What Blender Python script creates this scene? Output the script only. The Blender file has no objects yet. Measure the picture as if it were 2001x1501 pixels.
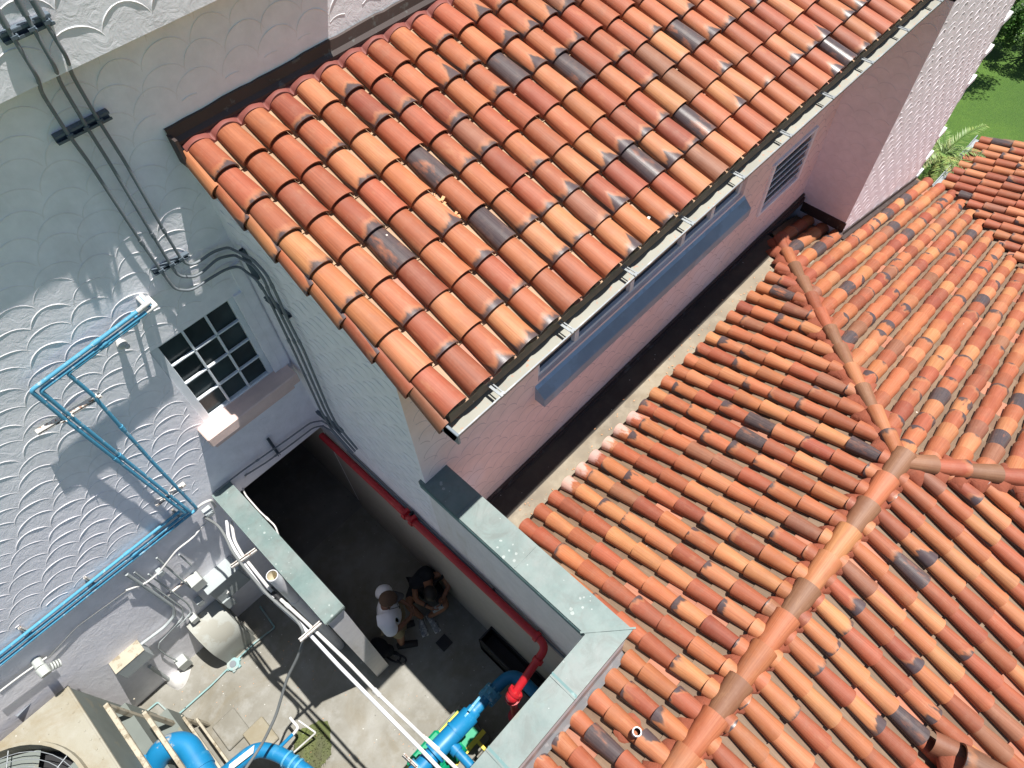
import bpy, math, random
import numpy as np
from mathutils import Vector, Matrix
S = bpy.context.scene
COL = S.collection
# ------------------------------------------------------------------ camera, sky, sun
CR = np.array([[0.688614, -0.724525, -0.029568], [-0.615716, -0.562686, -0.551614], [0.38302, 0.398055, -0.833575]])
FPX = 1369.32
CAMP = np.array([0., 0., 10.])
cd = bpy.data.cameras.new('camera'); cam = bpy.data.objects.new('camera', cd); COL.objects.link(cam)
M = Matrix.Identity(4)
for i in range(3):
    M[i][0] = CR[0][i]; M[i][1] = -CR[1][i]; M[i][2] = -CR[2][i]; M[i][3] = CAMP[i]
cam.matrix_world = M
cd.sensor_width = 36.0; cd.lens = FPX / 2001 * 36.0
cd.clip_start = 0.05; cd.clip_end = 2000
S.camera = cam
SUN = Vector((.285, -.120, 1.)).normalized()
el = math.asin(SUN.z); rot = math.atan2(SUN.x, SUN.y)
w = bpy.data.worlds.new('World'); S.world = w; w.use_nodes = True
nt = w.node_tree; bg = nt.nodes['Background']
sky = nt.nodes.new('ShaderNodeTexSky'); sky.sky_type = 'NISHITA'; sky.sun_disc = False
sky.sun_elevation = el; sky.sun_rotation = rot; sky.air_density = 1.0; sky.dust_density = .6; sky.ozone_density = 2.2
nt.links.new(sky.outputs[0], bg.inputs[0]); bg.inputs[1].default_value = 0.055
sl = bpy.data.lights.new('sun', 'SUN'); sl.energy = 5.0; sl.angle = math.radians(.53); sl.color = (1, .965, .91)
so = bpy.data.objects.new('sun', sl); COL.objects.link(so); so.location = (5, -2, 30)
so.rotation_euler = SUN.to_track_quat('Z', 'Y').to_euler()
S.view_settings.view_transform = 'Standard'; S.view_settings.look = 'None'
S.view_settings.exposure = 0.70; S.view_settings.gamma = 1.0
S.render.engine = 'CYCLES'
try:
    S.cycles.max_bounces = 8; S.cycles.diffuse_bounces = 4
except Exception: pass

def W(px, py, ax, val):
    """the point of the plane ax = val that the photograph shows at pixel px, py (survey of the photo)"""
    d = CR.T @ np.array([(px - 1000.5) / FPX, (py - 750.5) / FPX, 1.])
    i = 'xyz'.index(ax); t = (val - CAMP[i]) / d[i]
    return CAMP + d * t
# ------------------------------------------------------------------ materials
class NT:
    def __init__(s, name):
        s.m = bpy.data.materials.new(name); s.m.use_nodes = True; s.t = s.m.node_tree
        s.b = s.t.nodes['Principled BSDF']
    def n(s, kind, **kw):
        nd = s.t.nodes.new('ShaderNode' + kind)
        for k, v in kw.items():
            if k.startswith('_'): setattr(nd, k[1:], v)
            else: s.set(nd.inputs[k if not k.startswith('i') or not k[1:].isdigit() else int(k[1:])], v)
        return nd
    def set(s, inp, v):
        if isinstance(v, bpy.types.NodeSocket): s.t.links.new(v, inp)
        elif isinstance(v, bpy.types.Node): s.t.links.new(v.outputs[0], inp)
        else: inp.default_value = v
    def math(s, op, a, b=0., c=0., clamp=False):
        nd = s.t.nodes.new('ShaderNodeMath'); nd.operation = op; nd.use_clamp = clamp
        s.set(nd.inputs[0], a); s.set(nd.inputs[1], b); s.set(nd.inputs[2], c); return nd.outputs[0]
    def ramp(s, fac, stops):
        nd = s.t.nodes.new('ShaderNodeValToRGB'); s.set(nd.inputs[0], fac); e = nd.color_ramp.elements
        while len(e) < len(stops): e.new(.5)
        for q, (p, c) in zip(e, stops):
            q.position = p; q.color = tuple(c)[:3] + (1,) if hasattr(c, '__len__') else (c, c, c, 1)
        return nd.outputs[0]
    def mix(s, fac, a, b, mode='MIX'):
        nd = s.t.nodes.new('ShaderNodeMix'); nd.data_type = 'RGBA'; nd.blend_type = mode
        s.set(nd.inputs[0], fac)
        for i, v in ((6, a), (7, b)):
            if isinstance(v, tuple): v = v[:3] + (1,)
            s.set(nd.inputs[i], v)
        return nd.outputs[2]
    def noise(s, scale, detail=4., rough=.55, vec=None, dist=0.):
        nd = s.t.nodes.new('ShaderNodeTexNoise'); nd.inputs['Scale'].default_value = scale
        nd.inputs['Detail'].default_value = detail; nd.inputs['Roughness'].default_value = rough
        nd.inputs['Distortion'].default_value = dist
        s.set(nd.inputs['Vector'], vec if vec is not None else s.pos()); return nd.outputs[0]
    def pos(s):
        if not hasattr(s, '_p'): s._p = s.t.nodes.new('ShaderNodeNewGeometry').outputs['Position']
        return s._p
    def mapv(s, vec, scale=(1, 1, 1), rot=(0, 0, 0)):
        nd = s.t.nodes.new('ShaderNodeMapping'); s.set(nd.inputs[0], vec); nd.inputs['Scale'].default_value = scale
        nd.inputs['Rotation'].default_value = rot; return nd.outputs[0]
    def bump(s, h, strength=.3, dist=.01):
        nd = s.t.nodes.new('ShaderNodeBump'); nd.inputs['Strength'].default_value = strength
        nd.inputs['Distance'].default_value = dist; s.set(nd.inputs['Height'], h)
        s.set(s.b.inputs['Normal'], nd.outputs[0]); return nd
    def out(s, col=None, rough=None, metal=None):
        if col is not None:
            if isinstance(col, tuple): col = col[:3] + (1,)
            s.set(s.b.inputs['Base Color'], col)
        if rough is not None: s.set(s.b.inputs['Roughness'], rough)
        if metal is not None: s.set(s.b.inputs['Metallic'], metal)
        return s.m

def plaster(name, col, dirt=(.38, .33, .27), amt=.5, bumpk=.5, scale=1., tint=None):
    m = NT(name)
    big = m.noise(1.1 * scale, 5, .6); mid = m.noise(7 * scale, 5, .6); fine = m.noise(60, 3, .6)
    c = m.mix(m.ramp(mid, [(.35, 0.), (.75, 1.)]), tuple(x * .93 for x in col), tuple(min(1, x * 1.05) for x in col))
    if tint: c = m.mix(m.ramp(m.noise(.55, 3, .5), [(.42, 0.), (.56, 1.)]), c, tint)
    streak = m.noise(3.2, 6, .7, m.mapv(m.pos(), (2.2, 2.2, .35)))
    k = m.math('MULTIPLY', m.ramp(big, [(.48, 0.), (.75, 1.)]), m.ramp(streak, [(.45, 0.), (.8, 1.)]))
    c = m.mix(m.math('MULTIPLY', k, amt), c, dirt)
    # trowel marks
    tr = m.noise(9, 4, .6, m.mapv(m.pos(), (1, 1, 1), (.5, .7, .6)), 1.5)
    h = m.math('ADD', m.math('MULTIPLY', tr, .8), m.math('MULTIPLY', fine, .10))
    m.bump(h, bumpk, .012)
    return m.out(c, .85)

def concrete(name, col, dark, light=None, wet=.5, scale=1.):
    m = NT(name)
    a = m.noise(.9 * scale, 6, .6); b = m.noise(4.5 * scale, 6, .65); f = m.noise(70, 4, .7)
    c = m.mix(m.ramp(a, [(.38, 0.), (.62, 1.)]), col, dark)
    c = m.mix(m.math('MULTIPLY', m.ramp(b, [(.5, 0.), (.72, 1.)]), .5), c, light or tuple(min(1, x * 1.25) for x in col))
    st = m.ramp(m.noise(1.5 * scale, 7, .7, None, .8), [(.50, 0.), (.66, 1.)]); c = m.mix(m.math('MULTIPLY', st, .42), c, (dark[0]*.95, dark[1]*.80, dark[2]*.55))
    v = m.n('TexVoronoi', Vector=m.pos(), Scale=9.); v.feature = 'F1'
    sp = m.math('LESS_THAN', v.outputs['Distance'], m.math('MULTIPLY', m.noise(2.3, 2), .11))
    c = m.mix(m.math('MULTIPLY', sp, .55), c, (.8, .8, .76))
    v2 = m.n('TexVoronoi', Vector=m.pos(), Scale=5.)
    sp2 = m.math('LESS_THAN', v2.outputs['Distance'], m.math('MULTIPLY', m.noise(1.7, 2), .10))
    c = m.mix(m.math('MULTIPLY', sp2, .6), c, tuple(x * .3 for x in col))
    c = m.mix(m.math('MULTIPLY', m.ramp(f, [(.3, 0.), (.8, 1.)]), .25), c, dark)
    m.bump(m.math('ADD', b, m.math('MULTIPLY', f, .3)), .25, .01)
    return m.out(c, m.math('SUBTRACT', .9, m.math('MULTIPLY', m.ramp(a, [(.5, 0.), (.7, 1.)]), wet * .3)))

def paint(name, col, rough=.4, metal=0., wear=None, wamt=.3, scale=6., lo=.58):
    m = NT(name)
    a = m.noise(scale, 6, .65)
    c = m.mix(m.ramp(m.noise(3., 3), [(.3, 0.), (.7, 1.)]), tuple(x * .88 for x in col), tuple(min(1, x * 1.08) for x in col))
    if wear: c = m.mix(m.math('MULTIPLY', m.ramp(a, [(lo, 0.), (lo + .06, 1.)]), wamt), c, wear)
    m.bump(m.noise(25, 3), .08, .004)
    return m.out(c, m.math('ADD', rough, m.math('MULTIPLY', a, .15)), metal)

def copper(name):
    m = NT(name)
    a = m.noise(2.2, 6, .62); b = m.noise(9, 6, .65)
    c = m.mix(m.ramp(a, [(.36, 0.), (.62, 1.)]), (.11, .165, .157), (.185, .215, .205))
    c = m.mix(m.math('MULTIPLY', m.ramp(b, [(.42, 0.), (.7, 1.)]), .6), c, (.17, .235, .222))
    ru = m.ramp(m.noise(1.9, 3), [(.66, 0.), (.72, 1.)])
    c = m.mix(m.math('MULTIPLY', ru, .45), c, (.22, .17, .09))
    v = m.n('TexVoronoi', Vector=m.pos(), Scale=16.)
    sp = m.math('LESS_THAN', m.math('ADD', v.outputs['Distance'], m.math('MULTIPLY', m.noise(60, 2), .15)), m.math('MULTIPLY', m.ramp(m.noise(1.6, 2), [(.46, 0.), (.8, 1.)]), .5))
    c = m.mix(m.math('MULTIPLY', sp, .6), c, (.40, .44, .42))
    stn = m.noise(3.5, 6, .7, m.mapv(m.pos(), (1., 1., 1.)), 1.2); c = m.mix(m.math('MULTIPLY', m.ramp(stn, [(.50, 0.), (.66, 1.)]), .55), c, (.115, .13, .12))
    m.bump(m.math('ADD', a, m.math('MULTIPLY', b, .4)), .25, .012)
    return m.out(c, .55, .0)

def tile_mat(name):
    m = NT(name)
    ac = m.n('Attribute', _attribute_name='tcol'); au = m.n('Attribute', _attribute_name='tuv'); ar = m.n('Attribute', _attribute_name='trnd')
    sx = m.n('SeparateXYZ', Vector=au.outputs['Vector']); sr = m.n('SeparateXYZ', Vector=ar.outputs['Vector'])
    u, v, ty = sx.outputs[0], sx.outputs[1], sx.outputs[2]; r1, r2, r3 = sr.outputs[0], sr.outputs[1], sr.outputs[2]
    cv = m.n('CombineXYZ', X=m.math('ADD', m.math('MULTIPLY', u, 1.), m.math('MULTIPLY', r1, 37.)), Y=m.math('ADD', m.math('MULTIPLY', v, 1.), m.math('MULTIPLY', r2, 53.)), Z=m.math('MULTIPLY', r3, 11.)).outputs[0]
    streak = m.noise(2.5, 5, .6, m.mapv(cv, (7., .35, 1.)))
    blot = m.noise(1.6, 5, .62, cv); blot2 = m.noise(.9, 3, .5, m.mapv(cv, (1, 1, 1), (1, 0, 0)))
    c = m.mix(m.ramp(streak, [(.35, 0.), (.68, 1.)]), ac.outputs['Color'], m.mix(1., ac.outputs['Color'], (.74, .66, .62), 'MULTIPLY'))
    c = m.mix(m.math('MULTIPLY', m.ramp(blot2, [(.5, 0.), (.72, 1.)]), .7), c, m.mix(1., ac.outputs['Color'], (.72, .56, .50), 'MULTIPLY'))
    c = m.mix(m.math('MULTIPLY', m.ramp(blot, [(.60, 0.), (.8, 1.)]), .35), c, (.50, .27, .13))
    grime = m.ramp(m.noise(3.1, 6, .68), [(.50, 0.), (.72, 1.)]); c = m.mix(m.math('MULTIPLY', grime, .30), c, (.17, .09, .06))
    # flashed (glazed) lower end: a tongue up the crown and a rim on the shoulders
    au_ = m.math('ABSOLUTE', m.math('SUBTRACT', u, m.math('MULTIPLY', m.math('SUBTRACT', r1, .5), .7)))
    tongue = m.math('MULTIPLY', m.math('POWER', m.math('MAXIMUM', m.math('SUBTRACT', 1., m.math('MULTIPLY', au_, 1.9)), 0.), 1.6), m.math('ADD', .02, m.math('MULTIPLY', m.math('MULTIPLY', r2, r2), .34)))
    shoulder = m.math('MULTIPLY', m.math('MAXIMUM', m.math('SUBTRACT', m.math('ABSOLUTE', u), .72), 0.), m.math('MULTIPLY', r3, 3.5))
    is4b = m.math('COMPARE', ty, 4., .4); tongue = m.math('MULTIPLY', tongue, m.math('SUBTRACT', 1., m.math('MULTIPLY', is4b, .85)))
    tongue = m.math('ADD', tongue, m.math('MULTIPLY', is4b, m.math('MULTIPLY', m.math('SUBTRACT', blot2, .48), m.math('MULTIPLY', r2, 2.2))))
    lim = m.math('ADD', m.math('ADD', tongue, shoulder), m.math('ADD', .04, m.math('MULTIPLY', m.math('SUBTRACT', blot, .5), .55)))
    fl = m.math('MULTIPLY', m.math('SUBTRACT', lim, v), 4.2, clamp=False)
    fl = m.math('ADD', fl, .62, clamp=True)
    is4 = m.math('COMPARE', ty, 4., .4); isf = m.math('ADD', m.math('COMPARE', ty, 1., .4), is4); isd = m.math('COMPARE', ty, 2., .4); isw = m.math('COMPARE', ty, 3., .4)
    fl = m.math('MULTIPLY', fl, isf)
    fcol = m.ramp(fl, [(0., (.5, .2, .09)), (.4, (.36, .15, .07)), (.78, (.07, .048, .044)), (1., (.065, .052, .058))])
    c = m.mix(m.ramp(fl, [(0.02, 0.), (.45, .6), (.8, .95)]), c, fcol)
    dk = m.mix(m.ramp(streak, [(.3, 0.), (.7, 1.)]), (.050, .037, .038), (.10, .074, .074))
    dk = m.mix(m.math('MULTIPLY', m.ramp(blot, [(.55, 0.), (.7, 1.)]), m.math('MULTIPLY', r3, .9)), dk, (.42, .15, .07))
    c = m.mix(isd, c, dk)
    wm = m.math('MULTIPLY', isw, m.ramp(m.math('ADD', blot, m.math('MULTIPLY', m.math('SUBTRACT', .45, v), .6)), [(.45, 0.), (.6, 1.)]))
    c = m.mix(m.math('MULTIPLY', wm, .55), c, (.60, .46, .42))
    # bird lime, dust specks
    vo = m.n('TexVoronoi', Vector=m.pos(), Scale=7.)
    sp = m.math('LESS_THAN', m.math('ADD', vo.outputs['Distance'], m.math('MULTIPLY', m.noise(60, 2), .05)), m.math('MULTIPLY', m.ramp(m.noise(1.3, 2), [(.56, 0.), (.8, 1.)]), .17))
    c = m.mix(m.math('MULTIPLY', sp, .75), c, (.75, .68, .6))
    dust = m.ramp(m.noise(14, 5, .7), [(.5, 0.), (.85, 1.)])
    c = m.mix(m.math('MULTIPLY', dust, .20), c, (.38, .24, .16))
    fine = m.noise(90, 3, .6)
    m.bump(m.math('ADD', m.math('MULTIPLY', streak, .8), m.math('MULTIPLY', fine, .25)), .22, .006)
    gl = m.math('MAXIMUM', m.math('MULTIPLY', fl, .9), isd)
    return m.out(c, m.math('SUBTRACT', .62, m.math('MULTIPLY', gl, m.math('ADD', .22, m.math('MULTIPLY', r2, .14)))))

def grass_mat():
    m = NT('lawn_grass')
    a = m.noise(.5, 6, .6); b = m.noise(9, 6, .7, m.mapv(m.pos(), (1, 2.2, 1))); f = m.noise(45, 4, .7)
    c = m.mix(m.ramp(a, [(.35, 0.), (.65, 1.)]), (.04, .11, .006), (.08, .17, .012))
    c = m.mix(m.math('MULTIPLY', m.ramp(b, [(.45, 0.), (.75, 1.)]), .6), c, (.03, .085, .012))
    c = m.mix(m.math('MULTIPLY', m.ramp(f, [(.5, 0.), (.8, 1.)]), .5), c, (.14, .20, .03))
    m.bump(f, .9, .05)
    return m.out(c, .8)

def leaf_mat(name, c1, c2):
    m = NT(name); oi = m.n('Attribute', _attribute_name='tcol')
    c = m.mix(m.ramp(m.noise(5, 4), [(.35, 0.), (.7, 1.)]), c1, c2)
    c = m.mix(.5, c, m.mix(1., c, oi.outputs['Color'], 'MULTIPLY'))
    return m.out(c, .5)

def glass_dark(name, col=(.02, .03, .032)):
    m = NT(name)
    c = m.mix(m.ramp(m.noise(1.8, 3), [(.4, 0.), (.65, 1.)]), col, tuple(x * 2.2 for x in col))
    m.b.inputs['Specular IOR Level'].default_value = .25
    return m.out(c, .22)

MAT = {}
def build_mats():
    A = MAT
    A['wall'] = plaster('painted_plaster', (.885, .87, .91), amt=.45, bumpk=.45)
    A['wall_ridge'] = plaster('plaster_scallop', (.84, .81, .83), dirt=(.35, .32, .28), amt=.6, bumpk=.2)
    A['pink'] = plaster('pink_plaster', (.90, .71, .67), amt=.25, bumpk=.35, tint=(.88, .79, .82))
    A['pink_ridge'] = plaster('pink_scallop', (.66, .52, .52), amt=.5, bumpk=.2)
    A['tower'] = plaster('tower_plaster', (.89, .82, .85), amt=.15, bumpk=.4)
    A['tower_ridge'] = plaster('tower_scallop', (.85, .78, .81), amt=.3, bumpk=.2)
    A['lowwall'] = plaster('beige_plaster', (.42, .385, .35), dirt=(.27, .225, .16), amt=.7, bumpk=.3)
    A['soffit'] = plaster('soffit_plaster', (.52, .42, .33), dirt=(.36, .25, .16), amt=.8, bumpk=.2)
    A['sillpink'] = plaster('sill_plaster', (.80, .60, .53), amt=.35, bumpk=.25)
    A['whitewall'] = plaster('white_plaster', (.78, .76, .76), dirt=(.5, .44, .34), amt=.8, bumpk=.3)
    A['floor'] = concrete('courtyard_concrete', (.285, .278, .25), (.17, .16, .132), (.35, .35, .335))
    A['dirtfloor'] = concrete('passage_concrete', (.24, .23, .21), (.15, .14, .13), (.28, .27, .25))
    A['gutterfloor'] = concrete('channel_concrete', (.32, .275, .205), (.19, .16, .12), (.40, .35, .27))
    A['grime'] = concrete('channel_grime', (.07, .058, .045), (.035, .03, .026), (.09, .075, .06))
    A['tile'] = tile_mat('terracotta_tile')
    A['pan'] = tile_mat('pan_tile')
    A['mortar'] = plaster('red_mortar', (.27, .072, .036), dirt=(.27, .12, .075), amt=.9, bumpk=1.0, scale=2.)
    A['redflash'] = paint('dark_red_flashing', (.20, .055, .042), .6)
    A['deck'] = concrete('roof_mortar_bed', (.26, .19, .13), (.15, .115, .085), (.34, .26, .19))
    A['brownflash'] = paint('brown_flashing', (.055, .038, .034), .55, 0, (.14, .15, .14), .5, 8.)
    A['copper'] = copper('copper_patina')
    A['copperdark'] = paint('copper_lip', (.10, .20, .20), .5, 0, (.3, .42, .4), .5, 9.)
    A['gutterin'] = paint('gutter_inside', (.29, .285, .245), .6, 0, (.42, .18, .10), .8, 24., .60)
    A['gutterout'] = paint('gutter_outside', (.16, .19, .22), .45)
    A['galv'] = paint('galvanised_steel', (.36, .385, .40), .35, .5, (.65, .66, .66), .4, 14.)
    A['greypaint'] = paint('grey_conduit_paint', (.17, .19, .21), .5, 0, (.3, .3, .3), .4, 9.)
    A['darkstrut'] = paint('slate_strut_paint', (.10, .13, .16), .5)
    A['blue'] = paint('blue_pipe_paint', (.075, .31, .48), .42, 0, (.42, .52, .57), .7, 14., .57)
    A['blue2'] = paint('strong_blue_pipe_paint', (.008, .175, .37), .35, 0, (.05, .25, .43), .5, 7.)
    A['blueworn'] = paint('worn_blue_pipe_paint', (.008, .175, .37), .35, 0, (.38, .37, .33), 1., 2.6, .55)
    A['whitepaint'] = paint('white_paint', (.56, .55, .53), .45, 0, (.38, .32, .25), .5, 9., .66)
    A['pvc'] = paint('white_pvc', (.66, .66, .69), .35)
    A['pvcin'] = paint('pvc_inside', (.62, .56, .42), .5)
    A['cream'] = paint('cream_fibreglass', (.40, .36, .28), .6, 0, (.22, .18, .12), .8, 9., .52)
    A['fibre'] = concrete('weathered_fibreglass', (.31, .295, .24), (.22, .19, .13), (.36, .35, .31))
    A['fibredark'] = paint('dirty_grey_green', (.15, .17, .155), .7, 0, (.2, .19, .14), .7, 4.)
    A['hood'] = paint('hood_fibreglass', (.34, .35, .32), .5, 0, (.25, .235, .19), .6, 3., .5)
    A['boxgrey'] = paint('light_grey_enamel', (.36, .395, .40), .4, 0, (.27, .29, .29), .4, 5.)
    A['boxwhite'] = paint('pale_enamel', (.44, .46, .435), .45, 0, (.45, .45, .40), .5, 6.)
    A['rusty'] = paint('rusty_strut', (.60, .57, .53), .6, 0, (.22, .10, .05), .9, 30., .55)
    A['red'] = paint('red_fire_paint', (.42, .012, .02), .32, 0, (.50, .06, .05), .5, 7.)
    A['green'] = paint('green_pump_paint', (.0, .28, .13), .4)
    A['yellow'] = paint('yellow_paint', (.62, .50, .04), .4)
    A['black'] = paint('black_plastic', (.018, .018, .02), .5)
    A['rubber'] = paint('grey_hose_rubber', (.17, .18, .18), .55)
    A['teal'] = paint('teal_conduit_paint', (.22, .36, .36), .5, 0, (.33, .34, .32), .7, 7., .5)
    A['sillblue'] = paint('blue_grey_sill', (.27, .35, .44), .5, 0, (.34, .47, .60), .6, 2., .5)
    A['sillpale'] = paint('pale_blue_sill', (.34, .52, .70), .45, 0, (.25, .36, .48), .6, 3., .52)
    A['frame'] = paint('window_frame_white', (.74, .78, .82), .4)
    A['louver'] = paint('blue_grey_louver', (.60, .66, .74), .45)
    A['glass'] = glass_dark('dark_window_glass')
    A['glass2'] = glass_dark('blue_window_glass', (.01, .014, .022))
    A['grass'] = grass_mat()
    A['leaf'] = leaf_mat('shrub_leaf', (.03, .09, .012), (.07, .17, .025))
    A['palmleaf'] = leaf_mat('palm_leaf', (.10, .20, .04), (.26, .32, .10))
    A['bark'] = concrete('bark', (.12, .10, .08), (.06, .05, .04))
    A['moss'] = concrete('green_moss', (.10, .14, .02), (.07, .075, .035), (.16, .20, .04))
    A['skin'] = paint('skin', (.30, .14, .08), .55)
    A['skin2'] = paint('skin_darker', (.20, .095, .055), .55)
    A['hair'] = paint('dark_hair', (.018, .013, .011), .5)
    A['capbrown'] = paint('brown_cap_cloth', (.07, .04, .025), .8)
    A['white_cloth'] = paint('white_cotton', (.72, .73, .80), .85)
    A['black_cloth'] = paint('black_cotton', (.016, .018, .024), .85)
    A['khaki'] = paint('khaki_cotton', (.24, .20, .12), .85)
    A['shoe'] = paint('grey_shoe', (.22, .23, .24), .7, 0, (.5, .5, .5), .8, 30., .5)
    A['chip'] = paint('broken_clay', (.62, .32, .16), .8)
    A['litter'] = paint('pale_litter', (.75, .74, .68), .7)
build_mats()
# ------------------------------------------------------------------ mesh builder
class MB:
    def __init__(s): s.v = []; s.f = []; s.mi = []; s.sm = []; s.at = {}
    def add(s, vs, fs, mi=0, smooth=False, attrs=None):
        b = len(s.v); s.v.extend([tuple(map(float, q)) for q in vs])
        for f in fs: s.f.append(tuple(b + i for i in f)); s.mi.append(mi); s.sm.append(smooth)
        if attrs:
            for k, vals in attrs.items(): s.at.setdefault(k, {}).update({b + i: x for i, x in enumerate(vals)})
        return b
    def box(s, lo, hi, mi=0):
        x0, y0, z0 = lo; x1, y1, z1 = hi
        vs = [(x0,y0,z0),(x1,y0,z0),(x1,y1,z0),(x0,y1,z0),(x0,y0,z1),(x1,y0,z1),(x1,y1,z1),(x0,y1,z1)]
        s.add(vs, [(0,3,2,1),(4,5,6,7),(0,1,5,4),(1,2,6,5),(2,3,7,6),(3,0,4,7)], mi)
    def obox(s, c, ax, ay, az, mi=0, bev=0.):
        """box centred on c with half-axis vectors; chamfered when bev > 0"""
        c, ax, ay, az = map(np.array, (c, ax, ay, az)); c = c.astype(float)
        if bev <= 0:
            vs = [c + i*ax + j*ay + k*az for k in (-1, 1) for j in (-1, 1) for i in (-1, 1)]
            s.add(vs, [(0,2,3,1),(4,5,7,6),(0,1,5,4),(1,3,7,5),(3,2,6,7),(2,0,4,6)], mi); return
        L = [np.linalg.norm(q) for q in (ax, ay, az)]; e = [min(bev / l, .45) for l in L]
        pts = []; 
        def P(i, j, k, w):
            q = [i, j, k]; r = [q[a] * (1 - (0 if a == w else e[a])) for a in range(3)]
            return c + r[0]*ax + r[1]*ay + r[2]*az
        idx = {}
        for i in (-1, 1):
            for j in (-1, 1):
                for k in (-1, 1):
                    for w_ in range(3): idx[(i,j,k,w_)] = len(pts); pts.append(P(i, j, k, w_))
        fs = []
        for w_ in range(3):
            o = [a for a in range(3) if a != w_]
            for sg in (-1, 1):
                cyc = []
                for (p, q) in ((-1,-1),(1,-1),(1,1),(-1,1)):
                    k3 = [0,0,0]; k3[w_] = sg; k3[o[0]] = p; k3[o[1]] = q; cyc.append(idx[(*k3, w_)])
                fs.append(tuple(cyc))
        for w_ in range(3):
            a, b = [q for q in range(3) if q != w_]
            for p in (-1, 1):
                for q in (-1, 1):
                    k1 = [0,0,0]; k1[a] = p; k1[b] = q; k1[w_] = -1; k2 = list(k1); k2[w_] = 1
                    fs.append((idx[(*k1, a)], idx[(*k2, a)], idx[(*k2, b)], idx[(*k1, b)]))
        for i in (-1, 1):
            for j in (-1, 1):
                for k in (-1, 1): fs.append((idx[(i,j,k,0)], idx[(i,j,k,1)], idx[(i,j,k,2)]))
        s.add(pts, fs, mi)
    def tube(s, pts, r, seg=12, mi=0, caps=True, hollow=0.):
        pts = [np.array(p, float) for p in pts]; n = len(pts)
        rr = r if hasattr(r, '__len__') else [r] * n
        T = []
        for i in range(n):
            t = pts[min(i+1, n-1)] - pts[max(i-1, 0)]; T.append(t / (np.linalg.norm(t) + 1e-12))
        up = np.array([0, 0, 1.]) if abs(T[0][2]) < .9 else np.array([0, 1., 0])
        a = np.cross(T[0], up); a /= np.linalg.norm(a); vs = []; 
        for i in range(n):
            a = a - T[i] * (a @ T[i]); a /= np.linalg.norm(a); b = np.cross(T[i], a)
            for k in range(seg):
                th = 2*math.pi*k/seg; vs.append(pts[i] + rr[i]*(math.cos(th)*a + math.sin(th)*b))
        fs = [(i*seg+k, i*seg+(k+1)%seg, (i+1)*seg+(k+1)%seg, (i+1)*seg+k) for i in range(n-1) for k in range(seg)]
        b0 = s.add(vs, fs, mi, True)
        if hollow > 0:
            e = [vs[(n-1)*seg+k] for k in range(seg)]; c = pts[-1]
            inn = [c + (q - c)*hollow for q in e]; dn = [q - T[-1]*rr[-1]*4 for q in inn]
            s.add(e + inn, [(k, (k+1)%seg, seg+(k+1)%seg, seg+k) for k in range(seg)], mi)
            s.add(inn + dn, [(k, (k+1)%seg, seg+(k+1)%seg, seg+k) for k in range(seg)] + [tuple(range(seg, 2*seg))], min(mi+1, 1), True)
            s.add([vs[k] for k in range(seg)], [tuple(range(seg))], mi)
        elif caps:
            s.add([vs[k] for k in range(seg)], [tuple(reversed(range(seg)))], mi)
            s.add([vs[(n-1)*seg+k] for k in range(seg)], [tuple(range(seg))], mi)
    def sphere(s, c, r, mi=0, nu=14, nv=9, sc=(1, 1, 1)):
        vs = []
        for i in range(nv+1):
            ph = math.pi*i/nv
            for k in range(nu):
                th = 2*math.pi*k/nu
                vs.append((c[0]+r*sc[0]*math.sin(ph)*math.cos(th), c[1]+r*sc[1]*math.sin(ph)*math.sin(th), c[2]+r*sc[2]*math.cos(ph)))
        s.add(vs, [(i*nu+k, i*nu+(k+1)%nu, (i+1)*nu+(k+1)%nu, (i+1)*nu+k) for i in range(nv) for k in range(nu)], mi, True)
    def cyl(s, a, b, r, seg=16, mi=0, r2=None): s.tube([a, b], [r, r if r2 is None else r2], seg, mi)
    def build(s, name, mats, parent=None, label=None, base=None):
        off = np.array(parent_origin(parent)) if parent is not None else np.array(base if base is not None else (0, 0, 0), float)
        me = bpy.data.meshes.new(name)
        va = np.array(s.v) - off
        me.from_pydata([tuple(q) for q in va], [], s.f); me.update()
        for m in (mats if isinstance(mats, (list, tuple)) else [mats]): me.materials.append(MAT[m])
        me.polygons.foreach_set('material_index', s.mi); me.polygons.foreach_set('use_smooth', s.sm)
        n = len(s.v)
        for k, d in s.at.items():
            if k == 'tcol':
                at = me.color_attributes.new(k, 'FLOAT_COLOR', 'POINT'); buf = np.ones((n, 4), np.float32)*.5
                for i, x in d.items(): buf[i, :3] = x
                at.data.foreach_set('color', buf.ravel())
            else:
                at = me.attributes.new(k, 'FLOAT_VECTOR', 'POINT'); buf = np.zeros((n, 3), np.float32)
                for i, x in d.items(): buf[i] = x
                at.data.foreach_set('vector', buf.ravel())
        o = bpy.data.objects.new(name, me); COL.objects.link(o)
        if parent is not None: o.parent = parent
        else: o.location = tuple(off)
        if label: o['label'] = label
        return o
def parent_origin(p):
    v = Vector((0, 0, 0))
    while p is not None: v = v + p.location; p = p.parent
    return tuple(v)
def thing(name, label, cat, loc=(0, 0, 0), group=None):
    o = bpy.data.objects.new(name, None); COL.objects.link(o); o.location = tuple(map(float, loc)); o.empty_display_size = .1
    o['label'] = label; o['category'] = cat
    if group: o['group'] = group
    return o
def tag(o, label, cat, group=None, kind=None):
    o['label'] = label; o['category'] = cat
    if group: o['group'] = group
    if kind: o['kind'] = kind
    return o
def struct(o): o['kind'] = 'structure'; return o
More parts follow.
